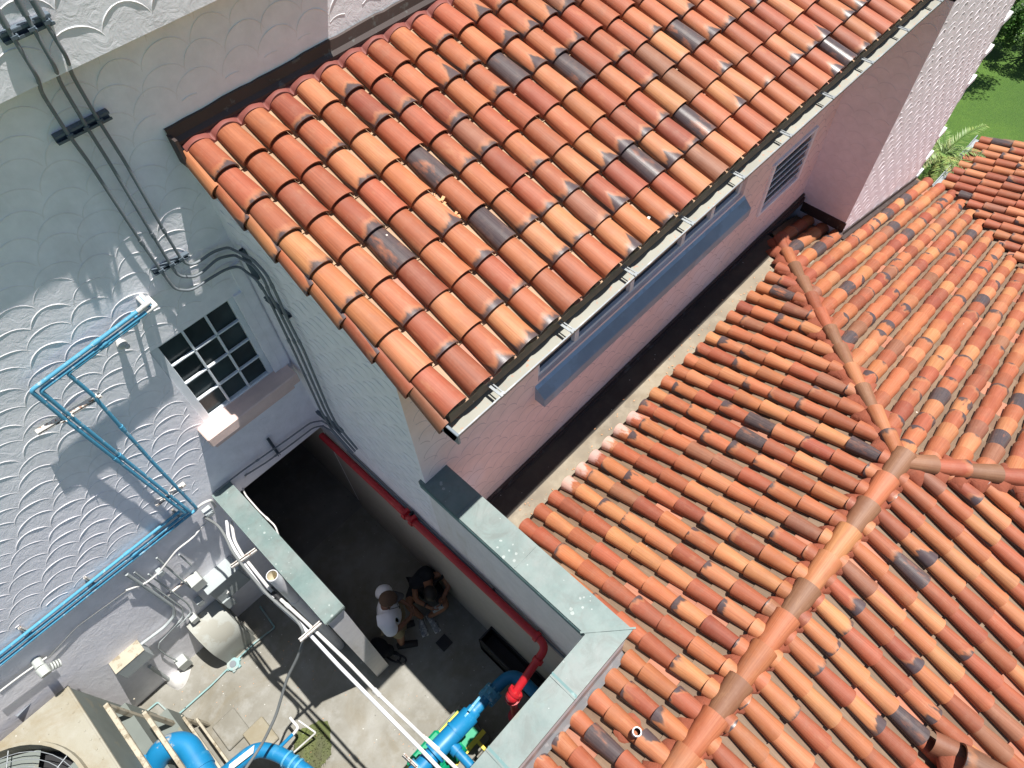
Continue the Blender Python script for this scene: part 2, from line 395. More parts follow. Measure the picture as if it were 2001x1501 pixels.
def fillet(pts, r, k=6):
    pts = [np.array(p, float) for p in pts]; out = [pts[0]]
    for i in range(1, len(pts)-1):
        a, b, c = pts[i-1], pts[i], pts[i+1]; u = a-b; v = c-b; lu, lv = np.linalg.norm(u), np.linalg.norm(v)
        d = min(r, lu*.48, lv*.48); p, q = b + u/lu*d, b + v/lv*d
        for t in np.linspace(0, 1, k+1): out.append((1-t)**2*p + 2*t*(1-t)*b + t*t*q)
    out.append(pts[-1]); return out
def wall_holes(mb, to3, u0, u1, v0, v1, holes, depth, mi=0, mi2=None):
    """wall face u0..u1 x v0..v1 with rectangular openings and reveals going depth inwards; to3(u, v, d)"""
    us = sorted({u0, u1} | {h[0] for h in holes} | {h[1] for h in holes}); vs = sorted({v0, v1} | {h[2] for h in holes} | {h[3] for h in holes})
    for a, b in zip(us, us[1:]):
        for c, d in zip(vs, vs[1:]):
            m_, n_ = (a+b)/2, (c+d)/2
            if any(h[0] < m_ < h[1] and h[2] < n_ < h[3] for h in holes): continue
            mb.add([to3(a,c,0), to3(b,c,0), to3(b,d,0), to3(a,d,0)], [(0,1,2,3)], mi)
    for (a, b, c, d) in holes:
        k = mi if mi2 is None else mi2
        for (p, q) in (((a,c),(a,d)), ((a,d),(b,d)), ((b,d),(b,c)), ((b,c),(a,c))):
            mb.add([to3(*p,0), to3(*q,0), to3(*q,depth), to3(*p,depth)], [(0,1,2,3)], k)
def scallops(mb, to3, u0, u1, v0, v1, pitch, row, h, wd, skip, mi=1, rng=None, amp=1., lo=14, hi=166, drift=None):
    rng = rng or random.Random(5)
    k = 0; v = v0
    while v < v1 + row:
        u = u0 - pitch + ((k % 2) * pitch / 2 if drift is None else (k * drift) % pitch)
        while u < u1 + pitch:
            cu, cv = u + rng.uniform(-.05, .05)*pitch*amp, v + rng.uniform(-.06, .06)*row*amp
            ru = pitch*.52*(1+rng.uniform(-.05, .05)*amp); rv = pitch*.50*(1+rng.uniform(-.09, .09)*amp)
            ph = rng.uniform(0, 6); n = 13; pts = []
            hk = h*rng.uniform(.6, 1.25)
            for i in range(n):
                t = math.radians(lo + (hi-lo)*i/(n-1)); wob = 1 + .018*math.sin(3*t+ph)*amp
                pts.append((cu + ru*wob*math.cos(t), cv + rv*wob*math.sin(t), math.cos(t), math.sin(t), min(1, 4.5*i/(n-1), 4.5*(1-i/(n-1)))*hk*(1+.3*math.sin(5*t+ph))))
            run = []
            def flush(run):
                if len(run) < 2: return
                vs = []
                for (a, b, nx, ny, hh) in run:
                    w_ = wd*.5
                    vs += [to3(a-nx*w_*1.5, b-ny*w_*1.5, .002), to3(a+nx*w_*.1, b+ny*w_*.1, -hh), to3(a+nx*w_, b+ny*w_, -hh*.9), to3(a+nx*w_*1.7, b+ny*w_*1.7, .002)]
                fs = [(4*i+j, 4*i+4+j, 4*i+5+j, 4*i+1+j) for i in range(len(run)-1) for j in range(3)]
                mb.add(vs, fs, mi, True)
            for q in pts:
                if u0 < q[0] < u1 and v0 < q[1] < v1 and not skip(q[0], q[1]): run.append(q)
                else: flush(run); run = []
            flush(run)
            u += pitch
        v += row; k += 1
# ------------------------------------------------------------------ roof tiles
RT = random.Random(11)
def tcolor(kind):
    r = RT.random()
    if kind == 'main': p = (.20, .48, .86, .95)
    else: p = (.23, .52, .86, .96)
    if r < p[0]: c = (.64, .285, .125)
    elif r < p[1]: c = (.54, .20, .085)
    elif r < p[2]: c = (.45, .14, .065)
    elif r < p[3]: c = (.38, .11, .056)
    else: c = (.36, .16, .09)
    k = RT.uniform(.86, 1.10)*.76; g = RT.uniform(.92, 1.08)*.92; return (c[0]*k, c[1]*k*g, c[2]*k*.90)
def one_tile(mb, base, A, D, N, L, w0, w1, h0, h1, l0, l1, col, ty, seg=10, th=.013, inner=True):
    A, D, N = (np.array(q, float) for q in (A, D, N)); base = np.array(base, float)
    rnd = (RT.random(), RT.random(), RT.random())
    def ring(v, w_, h_, l_):
        out = []
        for i in range(seg+1):
            t = -math.pi/2 + math.pi*i/seg
            out.append(base + A*(w_/2*math.sin(t)) + D*(v*L) + N*(h_*max(0, math.cos(t))**.85 + l_))
        return out
    vs = []; uv = []
    for v in (0., .5, 1.):
        vs += ring(v, w0+(w1-w0)*v, h0+(h1-h0)*v, l0+(l1-l0)*v); uv += [(-1+2*i/seg, v, ty) for i in range(seg+1)]
    n = seg+1
    fs = [(r*n+i, r*n+i+1, (r+1)*n+i+1, (r+1)*n+i) for r in range(2) for i in range(seg)]
    mb.add(vs, fs, 0, True, {'tcol': [col]*len(vs), 'tuv': uv, 'trnd': [rnd]*len(vs)})
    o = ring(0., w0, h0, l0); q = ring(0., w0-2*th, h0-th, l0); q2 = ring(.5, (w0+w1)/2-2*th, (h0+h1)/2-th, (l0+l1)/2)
    vs = o + q; at = {'tcol': [tuple(x*.55 for x in col)]*len(vs), 'tuv': [(-1+2*(i % n)/seg, .03, ty) for i in range(2*n)], 'trnd': [rnd]*len(vs)}  # rim colour darkened to paint a shadow line at each tile end
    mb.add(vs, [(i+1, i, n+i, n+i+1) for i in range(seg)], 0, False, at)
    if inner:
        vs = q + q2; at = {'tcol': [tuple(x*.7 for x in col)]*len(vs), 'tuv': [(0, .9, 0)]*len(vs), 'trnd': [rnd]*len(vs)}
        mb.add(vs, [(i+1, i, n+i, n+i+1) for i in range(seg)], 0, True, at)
def tile_type(kind, end=False):
    r = RT.random()
    if kind == 'main': return 2 if r < .055 else (1 if r < .50 else 0)
    return 2 if r < .04 else (4 if r < .32 else 0)
def field(mb, pan, O, A, D, N, cols, smin, smax, expo, kind, w=.20, h=.07, first=None, jit=.006, pans=True, pitch=.25, s_jit=0., white=None):
    """columns of cover tiles; O eave origin, A across, D up the slope, cols positions along A; smin(a), smax(a) ends along D"""
    O, A, D, N = (np.array(q, float) for q in (O, A, D, N))
    for a in cols:
        lo, hi = smin(a), smax(a)
        if hi - lo < .08: continue
        s = lo + RT.uniform(-s_jit, s_jit); k = 0
        while s < hi - .03:
            e = expo*(1+RT.uniform(-.02, .02))
            if k == 0 and first: e = first*RT.uniform(.85, 1.15)
            L = min(e + .05, hi - s + .0)
            if L < .05: break
            yaw = RT.uniform(-.014, .014); A2 = A + D*yaw; D2 = D - A*yaw
            base = O + A*(a + RT.uniform(-jit, jit)) + D*s
            f = L/(e+.05); ty = tile_type(kind)
            if white and white(a, k): ty = 3
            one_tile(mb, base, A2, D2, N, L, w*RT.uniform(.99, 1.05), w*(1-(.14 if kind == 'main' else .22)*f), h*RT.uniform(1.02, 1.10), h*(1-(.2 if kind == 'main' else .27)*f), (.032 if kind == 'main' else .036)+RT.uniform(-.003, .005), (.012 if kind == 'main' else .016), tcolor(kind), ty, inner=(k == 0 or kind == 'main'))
            s += e; k += 1
    if not pans: return
    for a in [c + pitch/2 for c in cols] + ([cols[0] - pitch/2] if kind != 'main' else []):
        lo, hi = smin(a) - .01, smax(a)
        if hi - lo < .08: continue
        s = lo; 
        while s < hi - .03:
            e = expo*(1+RT.uniform(-.03, .03)); L = min(e, hi - s)
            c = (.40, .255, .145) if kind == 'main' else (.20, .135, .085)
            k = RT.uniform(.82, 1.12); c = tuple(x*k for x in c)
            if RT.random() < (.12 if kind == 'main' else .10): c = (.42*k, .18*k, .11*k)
            wd = pitch*.36; n = 6; vs = []; uv = []
            for v in (0, 1):
                for i in range(n+1):
                    x = -1+2*i/n; z = (.0 if kind == 'main' else -.004) + .022*(x*x) + (.014 if v == 0 else 0.)
                    vs.append(O + A*(a + x*wd) + D*(s + v*L) + N*z); uv.append((x*.5, .5+.3*v, 0))
            fr = [O + A*(a + (-1+2*i/n)*wd) + D*s + N*(.0) for i in range(n+1)]
            r3 = (RT.random(), RT.random(), RT.random()); m_ = n+1
            pan.add(vs, [(i, i+1, m_+i+1, m_+i) for i in range(n)], 0, True, {'tcol': [c]*len(vs), 'tuv': uv, 'trnd': [r3]*len(vs)})
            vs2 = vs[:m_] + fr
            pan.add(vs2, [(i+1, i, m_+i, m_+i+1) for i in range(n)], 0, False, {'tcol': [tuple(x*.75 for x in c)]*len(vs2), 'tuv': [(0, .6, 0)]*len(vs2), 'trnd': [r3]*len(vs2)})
            s += e
def cap_row(mb, mortar, P0, P1, N, slopeL, slopeR, expo=.36, w=.23, h=.10, wide='start', dark=.3, mw=.15):
    """ridge or hip caps from P0 to P1; slopeL / slopeR: downhill unit vectors each side for the mortar"""
    P0, P1, N = (np.array(q, float) for q in (P0, P1, N)); d = P1-P0; L = np.linalg.norm(d); d /= L
    N = N - d*(N@d); N /= np.linalg.norm(N); A = np.cross(d, N)
    n = max(1, int(round(L/expo))); e = L/n
    for i in range(n):
        ty = 1 if RT.random() < dark*.4 else 0
        c = tcolor('hip')
        if RT.random() < dark+.1: b_ = RT.uniform(.8, 1.15); c = (.24*b_, .115*b_, .06*b_)
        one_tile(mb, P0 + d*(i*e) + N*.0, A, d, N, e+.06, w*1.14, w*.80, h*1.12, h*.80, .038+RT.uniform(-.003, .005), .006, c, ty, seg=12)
    k = int(L/.045)
    rg = random.Random(int(L*1000))
    for dn, sg in ((np.array(slopeL, float), 1), (np.array(slopeR, float), -1)):
        vs = []
        for i in range(k+1):
            t = i/k*L; q = P0 + d*t; wv = mw*(1+.35*math.sin(t*26.)+rg.uniform(-.12, .12))
            vs += [q + N*.085, q + dn*(wv*.55) + N*(.066+rg.uniform(-.010, .010)), q + dn*wv + np.array([0, 0, .034+rg.uniform(0, .014)]), q + dn*(wv+.02) + np.array([0, 0, -.01])]
        mortar.add(vs, [(4*i+j, 4*i+4+j, 4*i+5+j, 4*i+1+j) for i in range(k) for j in range(3)], 0, True)
# ------------------------------------------------------------------ ground
YL = 4.92; XG = 1.42; YP = 2.75; XT = 9.2; YT = 1.97; XTR = 12.9
mb = MB(); mb.add([(-300,-300,-.12),(300,-300,-.12),(300,300,-.12),(-300,300,-.12)], [(0,1,2,3)])
struct(mb.build('lawn_ground', 'grass'))
mb = MB(); mb.box((-9, .6, -.3), (1.5, 4.95, 0.)); struct(mb.build('courtyard_floor', 'floor'))
# ------------------------------------------------------------------ rear building
rear = thing('rear_building', 'tall rear building with pale grey scalloped plaster wall and a small twelve pane window', 'building', (0, YL, 0))
L3 = lambda u, v, d: (u, YL + d, v)
WIN = (.335, 1.225, 3.84, 5.11)
mb = MB()
wall_holes(mb, L3, -7, 14, 0, 7.56, [WIN, (.15, XG, 0., 2.47)], .14)
mb.add([L3(-7,7.56,.0), L3(14,7.56,0), L3(14,9.2,0), L3(-7,9.2,0)], [(0,1,2,3)])
def skL(u, v):
    if u > 1.38 and v < 6.95: return True
    if .30 < u < 1.30 and 3.35 < v < 5.13: return True
    if v < 3.05 + .04*math.sin(u*5) + (.3 if u > -.1 else 0): return True
    if u < 3.1 and v > 7.5: return True
    if u > .95 and v < 5.3: return True
    return False
scallops(mb, L3, -4.6, 9, 2.9, 8.6, .345, .150, .0040, .010, skL, 1, random.Random(3), 1.15, 16, 172, .107)
mb.build('wall', ['wall', 'wall_ridge'], rear)
mb = MB()   # upper storey standing proud of the wall below
o3 = lambda u, v, d: (u, YL - .165 + d, v)
mb.add([o3(-7,7.56,0), o3(3.08,7.56,0), o3(3.08,9.2,0), o3(-7,9.2,0)], [(0,1,2,3)])
mb.add([(3.08,YL-.165,7.56),(3.08,YL,7.56),(3.08,YL,9.2),(3.08,YL-.165,9.2)], [(0,1,2,3)])
mb.add([(-7,YL-.165,7.56),(3.08,YL-.165,7.56),(3.08,YL,7.56),(-7,YL,7.56)], [(0,1,2,3)], 2)
scallops(mb, o3, -3, 3.0, 7.62, 8.8, .34, .22, .0055, .009, lambda u, v: False, 1, random.Random(8))
mb.build('upper_storey', ['wall', 'wall_ridge', 'soffit'], rear)
# passage behind the opening
mb = MB()
mb.add([(.15,YL+.14,0),(.15,YL+4,0),(.15,YL+4,2.47),(.15,YL+.14,2.47)], [(0,1,2,3)])
mb.add([(XG,YL+.14,0),(XG,YL+4,0),(XG,YL+4,2.47),(XG,YL+.14,2.47)], [(3,2,1,0)])
mb.add([(.15,YL+4,0),(XG,YL+4,0),(XG,YL+4,2.47),(.15,YL+4,2.47)], [(0,1,2,3)])
mb.add([(.15,YL+.14,2.47),(XG,YL+.14,2.47),(XG,YL+4,2.47),(.15,YL+4,2.47)], [(0,1,2,3)])
mb.add([(.15,YL,0.004),(XG,YL,0.004),(XG,YL+4,0.004),(.15,YL+4,0.004)], [(0,1,2,3)], 1)
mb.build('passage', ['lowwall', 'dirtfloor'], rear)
# window
wf = MB(); x0, x1, z0, z1 = WIN
yb = YL + .045
def fr(a, b, c, d, t=.03): wf.obox(((a+b)/2, yb, (c+d)/2), ((b-a)/2,0,0), (0,t,0), (0,0,(d-c)/2), 0, .005)
fr(x0, x0+.085, z0, z1); fr(x1-.075, x1, z0, z1); fr(x0+.085, x1-.075, z0, z0+.06); fr(x0+.085, x1-.075, z1-.03, z1)
win = wf.build('window', 'frame', rear)
g = MB(); g.add([(x0,yb+.012,z0),(x1,yb+.012,z0),(x1,yb+.012,z1),(x0,yb+.012,z1)], [(0,1,2,3)]); g.build('pane', 'glass', win)
mm = MB(); ia, ib, ic, id_ = x0+.085, x1-.075, z0+.06, z1-.03
for k in (1, 2):
    u = ia + (ib-ia)*k/3; mm.obox((u, yb-.012, (ic+id_)/2), (.011,0,0), (0,.018,0), (0,0,(id_-ic)/2), 0, .003)
for k in (1, 2, 3):
    v = ic + (id_-ic)*k/4; mm.obox(((ia+ib)/2, yb-.014, v), ((ib-ia)/2,0,0), (0,.016,0), (0,0,.009), 0, .003)
mm.build('glazing_bar', 'frame', win)
sl_ = MB(); 
sl_.obox((.80, YL-.03, 3.80), (.56,0,0), (0,.17,0), (0,0,.075), 0, .012)
sl_.obox((.80, YL+.0, 3.58), (.52,0,0), (0,.012,0), (0,0,.14), 0, .004)
sl_.build('window_sill', 'sillpink', rear)
nb = MB(); nb.obox((1.345, YL-.012, 4.65), (.055,0,0), (0,.014,0), (0,0,.78), 0, .004); nb.obox((1.25, YL-.012, 4.5), (.045,0,0), (0,.018,0), (0,0,.62), 0, .004)
nb.build('window_surround', 'wall', rear)
# ------------------------------------------------------------------ gabled wing with the big tiled roof
wing = thing('wing_building', 'tile roofed wing with pink plaster wall and long ribbon window under the eave', 'building', (XG, YP, 2.2))
SL = .32; ROOFZ = lambda y: 5.765 + SL*(y-2.12)
G3 = lambda u, v, d: (XG + d, u, v)
mb = MB()
mb.add([G3(YP,2.47,0), G3(YL,2.47,0), G3(YL,ROOFZ(YL)-.03,0), G3(YP,ROOFZ(YP)-.03,0)], [(0,1,2,3)])
def skG(u, v): return v > ROOFZ(u)-.08 or (u > 4.78)
scallops(mb, G3, YP+.03, YL-.02, 2.75, 6.8, .225, .125, .006, .009, skG, 1, random.Random(17), 1.6, 30, 150)
mb.build('gable_wall', ['wall', 'wall_ridge'], wing)
mb = MB(); P3_ = lambda u, v, d: (u, YP + d, v)
WW = (3.03, 6.86, 3.86, 5.30); LV = (7.56, 8.60, 3.06, 3.87)
wall_holes(mb, P3_, XG, XT, 2.2, 5.86, [WW, LV], .12)
scallops(mb, P3_, XG+.05, XT, 2.4, 5.6, .27, .17, .0022, .010, lambda u, v: (WW[0]-.05 < u < WW[1]+.05 and 3.4 < v < 5.35) or (LV[0]-.06 < u < LV[1]+.06 and 3.0 < v < 3.93), 1, random.Random(21), 1.5)
mb.build('side_wall', ['pink', 'pink_ridge'], wing)
mb = MB(); mb.box((XG+.005, YP-.035, 2.2), (XT, YP-.003, 2.36)); mb.box((XG+.3, YP-.06, 2.2), (XT, YP-.035, 2.30)); mb.build('base_flashing', 'brownflash', wing)
# ribbon window
wf = MB(); yb = YP + .07
def fr2(a, b, c, d, t=.03): wf.obox(((a+b)/2, yb, (c+d)/2), ((b-a)/2,0,0), (0,t,0), (0,0,(d-c)/2), 0, .005)
fr2(WW[0], WW[1], WW[3]-.05, WW[3]); fr2(WW[0], WW[0]+.07, WW[2], WW[3]-.05); fr2(WW[1]-.07, WW[1], WW[2], WW[3]-.05); fr2(WW[0]+.07, WW[1]-.07, WW[2], WW[2]+.05)
rw = wf.build('window', 'frame', wing)
mm = MB()
for u in (3.68, 4.63, 5.60, 6.20): mm = MB(); mm.obox((u, yb-.01, (WW[2]+WW[3])/2), (.035,0,0), (0,.03,0), (0,0,(WW[3]-WW[2])/2-.05), 0, .004); mm.build('mullion', 'frame', rw)
g = MB(); g.add([(WW[0],yb+.012,WW[2]),(WW[1],yb+.012,WW[2]),(WW[1],yb+.012,WW[3]),(WW[0],yb+.012,WW[3])], [(0,1,2,3)]); g.build('pane', 'glass2', rw)
mb = MB(); sx0, sx1 = WW[0]-.05, WW[1]+.05; pr = [(YP+.06, 3.875), (YP-.13, 3.70), (YP-.14, 3.685), (YP-.14, 3.56), (YP-.12, 3.555), (YP+.02, 3.56)]
pr.insert(1, (YP-.035, 3.787))
for i_, (p, q) in enumerate(zip(pr, pr[1:])): mb.add([(sx0,*p),(sx1,*p),(sx1,*q),(sx0,*q)], [(0,1,2,3)], 1 if i_ == 0 else 0)
mb.add([(sx0,*p) for p in pr], [tuple(range(7))]); mb.add([(sx1,*p) for p in pr], [tuple(reversed(range(7)))])
mb.build('window_sill', ['sillblue', 'sillpale'], wing)
lv = MB(); a, b, c, d = LV; yb = YP-.012
for (p, q, r, s_) in ((a-.03,a+.03,c,d),(b-.03,b+.03,c,d),(a-.03,b+.03,d,d+.04),(a-.03,b+.03,c-.04,c)): lv.obox(((p+q)/2, yb, (r+s_)/2), ((q-p)/2,0,0), (0,.02,0), (0,0,(s_-r)/2), 0, .004)
lvo = lv.build('louver_vent', 'wall', wing)
lm = MB(); n = 6
for k in range(n):
    v = c + (d-c)*(k+.5)/n; lm.obox(((a+b)/2, YP+.03, v), ((b-a)/2-.03,0,0), (0,.05,-.062), (0,.004,.004), 0)
lm.add([(a,YP+.10,c),(b,YP+.10,c),(b,YP+.10,d),(a,YP+.10,d)], [(0,1,2,3)], 1)
lm.build('slat', ['louver', 'black'], lvo)
# roof deck, tiles
mb = MB(); x0, x1 = 1.46, 14.
ya, yb_ = 2.175, YL
vs = [(x0,ya,ROOFZ(ya)-.02),(x1,ya,ROOFZ(ya)-.02),(x1,yb_,ROOFZ(yb_)-.02),(x0,yb_,ROOFZ(yb_)-.02)]
vs += [(p[0], p[1], p[2]-.12) for p in vs]
mb.add(vs, [(0,1,2,3),(7,6,5,4),(0,4,5,1),(3,7,4,0),(1,5,6,2)])
deck = mb.build('roof', 'deck', wing)
cs = 1/math.hypot(1, SL); D = np.array([0, cs, SL*cs]); N = np.array([0, -SL*cs, cs]); A = np.array([1., 0, 0])
O = np.array([0, 2.12, ROOFZ(2.12)])
cols = [1.505 + .2495*k for k in range(48)]
mb, pn = MB(), MB()
smax = lambda a: (4.82-2.12)/cs
field(mb, pn, O, A, D, N, cols, lambda a: .045, smax, .3535, 'main', w=.224, h=.092, pitch=.2495, jit=.004)
# rake tiles along the open verge, lying on their side
s = .0; 
for k in range(8):
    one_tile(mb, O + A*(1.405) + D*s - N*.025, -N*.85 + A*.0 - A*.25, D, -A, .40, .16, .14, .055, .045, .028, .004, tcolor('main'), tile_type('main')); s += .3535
mb.build('roof_tiles', 'tile', deck); pn.build('pan_tiles', 'pan', deck)
# scalloped closure and flashing where the roof meets the rear wall
mb = MB(); k = 0; npt = 900; vs = []
ytop = 4.825; zt = ROOFZ(4.80)
for i in range(npt):
    x = 1.40 + 11.6*i/(npt-1); ph = (x-1.505)/.2495; hh = .078*max(0, math.cos(math.pi*(ph-round(ph))*1.05))**.6
    e = .012+.008*math.sin(x*13)
    vs += [(x, ytop-e, zt+hh*.95+.018), (x, ytop+.02, zt+hh+.030), (x, ytop+.05, zt+.08)]
mb.add(vs, [(3*i+j, 3*i+3+j, 3*i+4+j, 3*i+1+j) for i in range(npt-1) for j in range(2)], 0, True)
mb.add([(x, y-.004, z-.16) for x, y, z in vs[::3]] + [vs[i] for i in range(0, len(vs), 3)], [(i, i+1, npt+i+1, npt+i) for i in range(npt-1)], 1, False)
mb.build('mortar_closure', ['redflash', 'redflash'], deck)
mb = MB(); vs = []
rg = random.Random(4)
for i in range(140):
    x = 1.35 + 11.7*i/139; j = rg.uniform(-.006, .006)
    vs += [(x, YL-.058, zt+.085), (x, YL-.060, zt+.11), (x, YL-.032, zt+.14), (x, YL-.022, zt+.22+j), (x, YL+.003, zt+.225+j)]
mb.add(vs, [(5*i+j, 5*i+5+j, 5*i+6+j, 5*i+1+j) for i in range(139) for j in range(4)])
mb.obox((1.36, 4.86, zt+.05), (.012,0,0), (0,.06,0), (0,0,.12), 0)
mb.build('top_flashing', 'brownflash', deck)
# eaves gutter
gx0, gx1 = W(896,852,'z',5.69)[0]-.015, 14.; gz = 5.69
gy = W(896,852,'z',5.69)[1]-1.985
prof = [(2.135, gz+.01), (2.13, gz-.10), (2.03, gz-.115), (2.005, gz-.055), (1.985, gz-.005), (1.985, gz+.008), (1.997, gz+.008), (2.0, gz-.003), (2.015, gz-.05), (2.038, gz-.10), (2.12, gz-.092), (2.125, gz+.01)]
prof = [(y+gy + (.11 if y > 2.09 else 0.), z) for y, z in prof]; mb = MB(); n = len(prof)
for (i0, i1, mi) in ((0, 6, 1), (6, n-1, 0)):
    for i in range(i0, i1):
        p, q = prof[i], prof[i+1]; mb.add([(gx0,*p),(gx1,*p),(gx1,*q),(gx0,*q)], [(0,1,2,3)], mi if not (4 <= i <= 6) else 2)
mb.add([(gx0,)+p for p in prof[:6]] , [tuple(range(6))], 1); mb.add([(gx0+.006,)+p for p in prof[:6]] , [tuple(reversed(range(6)))], 1)
mb.obox((gx0+.012, 2.06+gy, gz-.05), (.012,0,0), (0,.078,0), (0,0,.062), 1, .004)
gut = mb.build('gutter', ['gutterin', 'gutterout', 'galv'], wing)
hx = [W(px, py, 'z', gz)[0] for px, py in ((964,762),(1093,647),(1226,531))]
x = hx[0]
while x < 13:
    mb = MB(); mb.obox((x, 2.065+gy, gz+.012), (.011,0,0), (0,.085,0), (0,0,.003)); mb.obox((x+.028, 2.065+gy, gz+.012), (.005,0,0), (0,.085,0), (0,0,.003)); mb.obox((x+.014, 1.995+gy, gz+.0155), (.022,0,0), (0,.012,0), (0,0,.004))
    mb.build('gutter_hanger', 'galv', gut); x += (hx[2]-hx[0])/2
# ------------------------------------------------------------------ tower block
tow = thing('tower_building', 'pale pink tower block with scalloped plaster rising beside the wing', 'building', (XT, YT, 0))
mb = MB()
T1 = lambda u, v, d: (XT + d, u, v); T2 = lambda u, v, d: (u, YT + d, v); HT = 5.60
mb.add([T1(YT,-.1,0), T1(4.9,-.1,0), T1(4.9,HT,0), T1(YT,HT,0)], [(0,1,2,3)])
mb.add([T2(XT,-.1,0), T2(XTR,-.1,0), T2(XTR,HT,0), T2(XT,HT,0)], [(0,1,2,3)])
mb.add([(XTR,YT,-.1),(XTR,4.9,-.1),(XTR,4.9,HT),(XTR,YT,HT)], [(0,1,2,3)])
scallops(mb, T1, YT+.02, YP+.0, 2.1, HT, .26, .16, .0035, .010, lambda u, v: False, 1, random.Random(31), 1.3)
scallops(mb, T2, XT+.02, XTR-.02, .7, HT, .27, .15, .0042, .011, lambda u, v: False, 1, random.Random(33), 1.5, 30, 150)
mb.build('wall', ['tower', 'tower_ridge'], tow)
for px, py in ((1946,33),(1908,97),(1875,156),(1817,258),(1794,304),(1777,340)):
    z = W(px, py, 'x', XTR)[2]; mb = MB(); mb.obox((XTR+.16, YT+.12, z-.05), (.17,0,0), (0,.13,0), (0,0,.05), 0, .008)
    mb.obox((XTR+.03, YT+.10, z-.24), (.05,0,0), (0,.10,0), (0,0,.14), 0, .006); mb.build('ledge', 'wall', tow)
mb = MB(); mb.box((XT-.012, YT-.02, 2.04), (XT-.001, YP-.06, 2.22))
zf = lambda x: 3.24-.33*(x-5.14)
vs = [(XT-.012, YT-.022, zf(XT)+.11), (XTR+.02, YT-.022, zf(XTR)+.11), (XT-.012, YT-.022, zf(XT)+.03), (XTR+.02, YT-.022, zf(XTR)+.03), (XT-.012, YT-.09, zf(XT)+.035), (XTR+.02, YT-.09, zf(XTR)+.035)]
mb.add(vs, [(0,1,3,2), (2,3,5,4)]); mb.add([(XT-.012,YT-.02,zf(XT)+.11),(XTR+.02,YT-.02,zf(XTR)+.11),(XTR+.02,YT,zf(XTR)+.112),(XT-.012,YT,zf(XT)+.112)], [(0,1,2,3)])
mb.build('base_flashing', 'brownflash', tow)
# ------------------------------------------------------------------ lower hip roofed building
hip = thing('hip_roof_building', 'low building with a terracotta barrel tile hip roof meeting at an apex', 'building', (5.14, -.48, 0))
mb = MB(); mb.box((1.69, -3.9, -.1), (8.2, 2.02, 2.05)); mb.box((8.2, -2.6, -.1), (12.9, 1.9, .55)); mb.box((-2.5, -3.9, -.1), (1.69, .42, 2.05)); mb.box((1.69, 2.02, -.1), (8.2, 2.74, 2.2)); mb.box((8.2, 1.9, -.1), (9.19, 2.74, 1.85))
mb.box((-2.5, .30, 2.16), (1.69, .42, 2.88))
mb.build('wall', 'pink', hip)
k = .33; c1 = 1/math.hypot(1, k); AX, AY, AZ = 5.14, -.48, 3.235
HX2 = lambda x: AY - (x-AX)/.85
mb = MB()
zP1 = lambda y: AZ - k*(y-AY); zP3 = lambda y: AZ + k*(y-AY); zP2 = lambda x: AZ - k*(x-AX)
deckz = -.012
P = lambda x, y, z: (x, y, z+deckz)
mb.add([P(-2.5,AY,AZ), P(AX,AY,AZ), P(AX+2.66,2.18,zP1(2.18)), P(1.69,2.18,zP1(2.18)), P(1.69,.42,zP1(.42)), P(-2.5,.42,zP1(.42))], [(0,1,2,3,4,5)])
xe = 12.98
mb.add([P(AX,AY,AZ), P(10.6,-4.1,zP2(10.6)), P(8.2,-4.08,zP2(8.2))], [(0,1,2)])
mb.add([P(AX,AY,AZ), P(8.217,-4.1,zP2(8.217)), P(9.0,-4.1,zP2(9.0)), P(11.06,-.44,zP2(11.06)), P(xe,1.30,zP2(xe)), P(xe,1.955,zP2(xe)), P(XT-.01,1.955,zP2(XT)), P(XT-.01,2.70,zP2(XT)), P(AX+3.18,2.70,zP2(AX+3.18))], [tuple(range(9))])
mb.add([P(-2.5,AY,AZ), P(-2.5,-4.1,zP3(-4.1)), P(8.217,-4.1,zP3(-4.1)), P(AX,AY,AZ)], [(0,1,2,3)])
hdeck = mb.build('roof', 'deck', hip)
mb, pn, mo = MB(), MB(), MB()
# plane facing +Y
D = np.array([0, -c1, k*c1]); N = np.array([0, k*c1, c1]); A = np.array([1., 0, 0]); y0 = 2.17
O = np.array([0, y0, zP1(y0)]); pc = .2425
cols = [2.185 + pc*i for i in range(-11, 25)]
def smin1(a): return 0. if a > 1.76 else (y0-.395)/c1
def smax1(a):
    yt = AY if a < AX else AY + (a-AX)
    return (y0-yt-.03)/c1
field(mb, pn, O, A, D, N, cols, smin1, smax1, .345, 'low', w=.188, h=.092, first=.20, pitch=pc, s_jit=.012, white=lambda a, i: i == 0 and 2.9 < a < 4.2)
# plane facing +X
D = np.array([-c1, 0, k*c1]); N = np.array([k*c1, 0, c1]); A = np.array([0, 1., 0]); x0 = 13.06
O = np.array([x0, 0, zP2(x0)]); cols = [1.02 + .247*i for i in range(-20, 7)]
def smin2(y):
    if y > 2.0: return (x0-XT+.02)/c1
    xv = 13.06 if y > 1.30 else 13.06 - (1.30-y)*1.095
    return (x0-xv)/c1
def smax2(y):
    xt = AX + (y-AY) if y > AY else AX + (AY-y)*.85
    return (x0-xt-.03)/c1
field(mb, pn, O, A, D, N, cols, smin2, smax2, .335, 'low', w=.205, h=.098, pitch=.247, s_jit=.03)
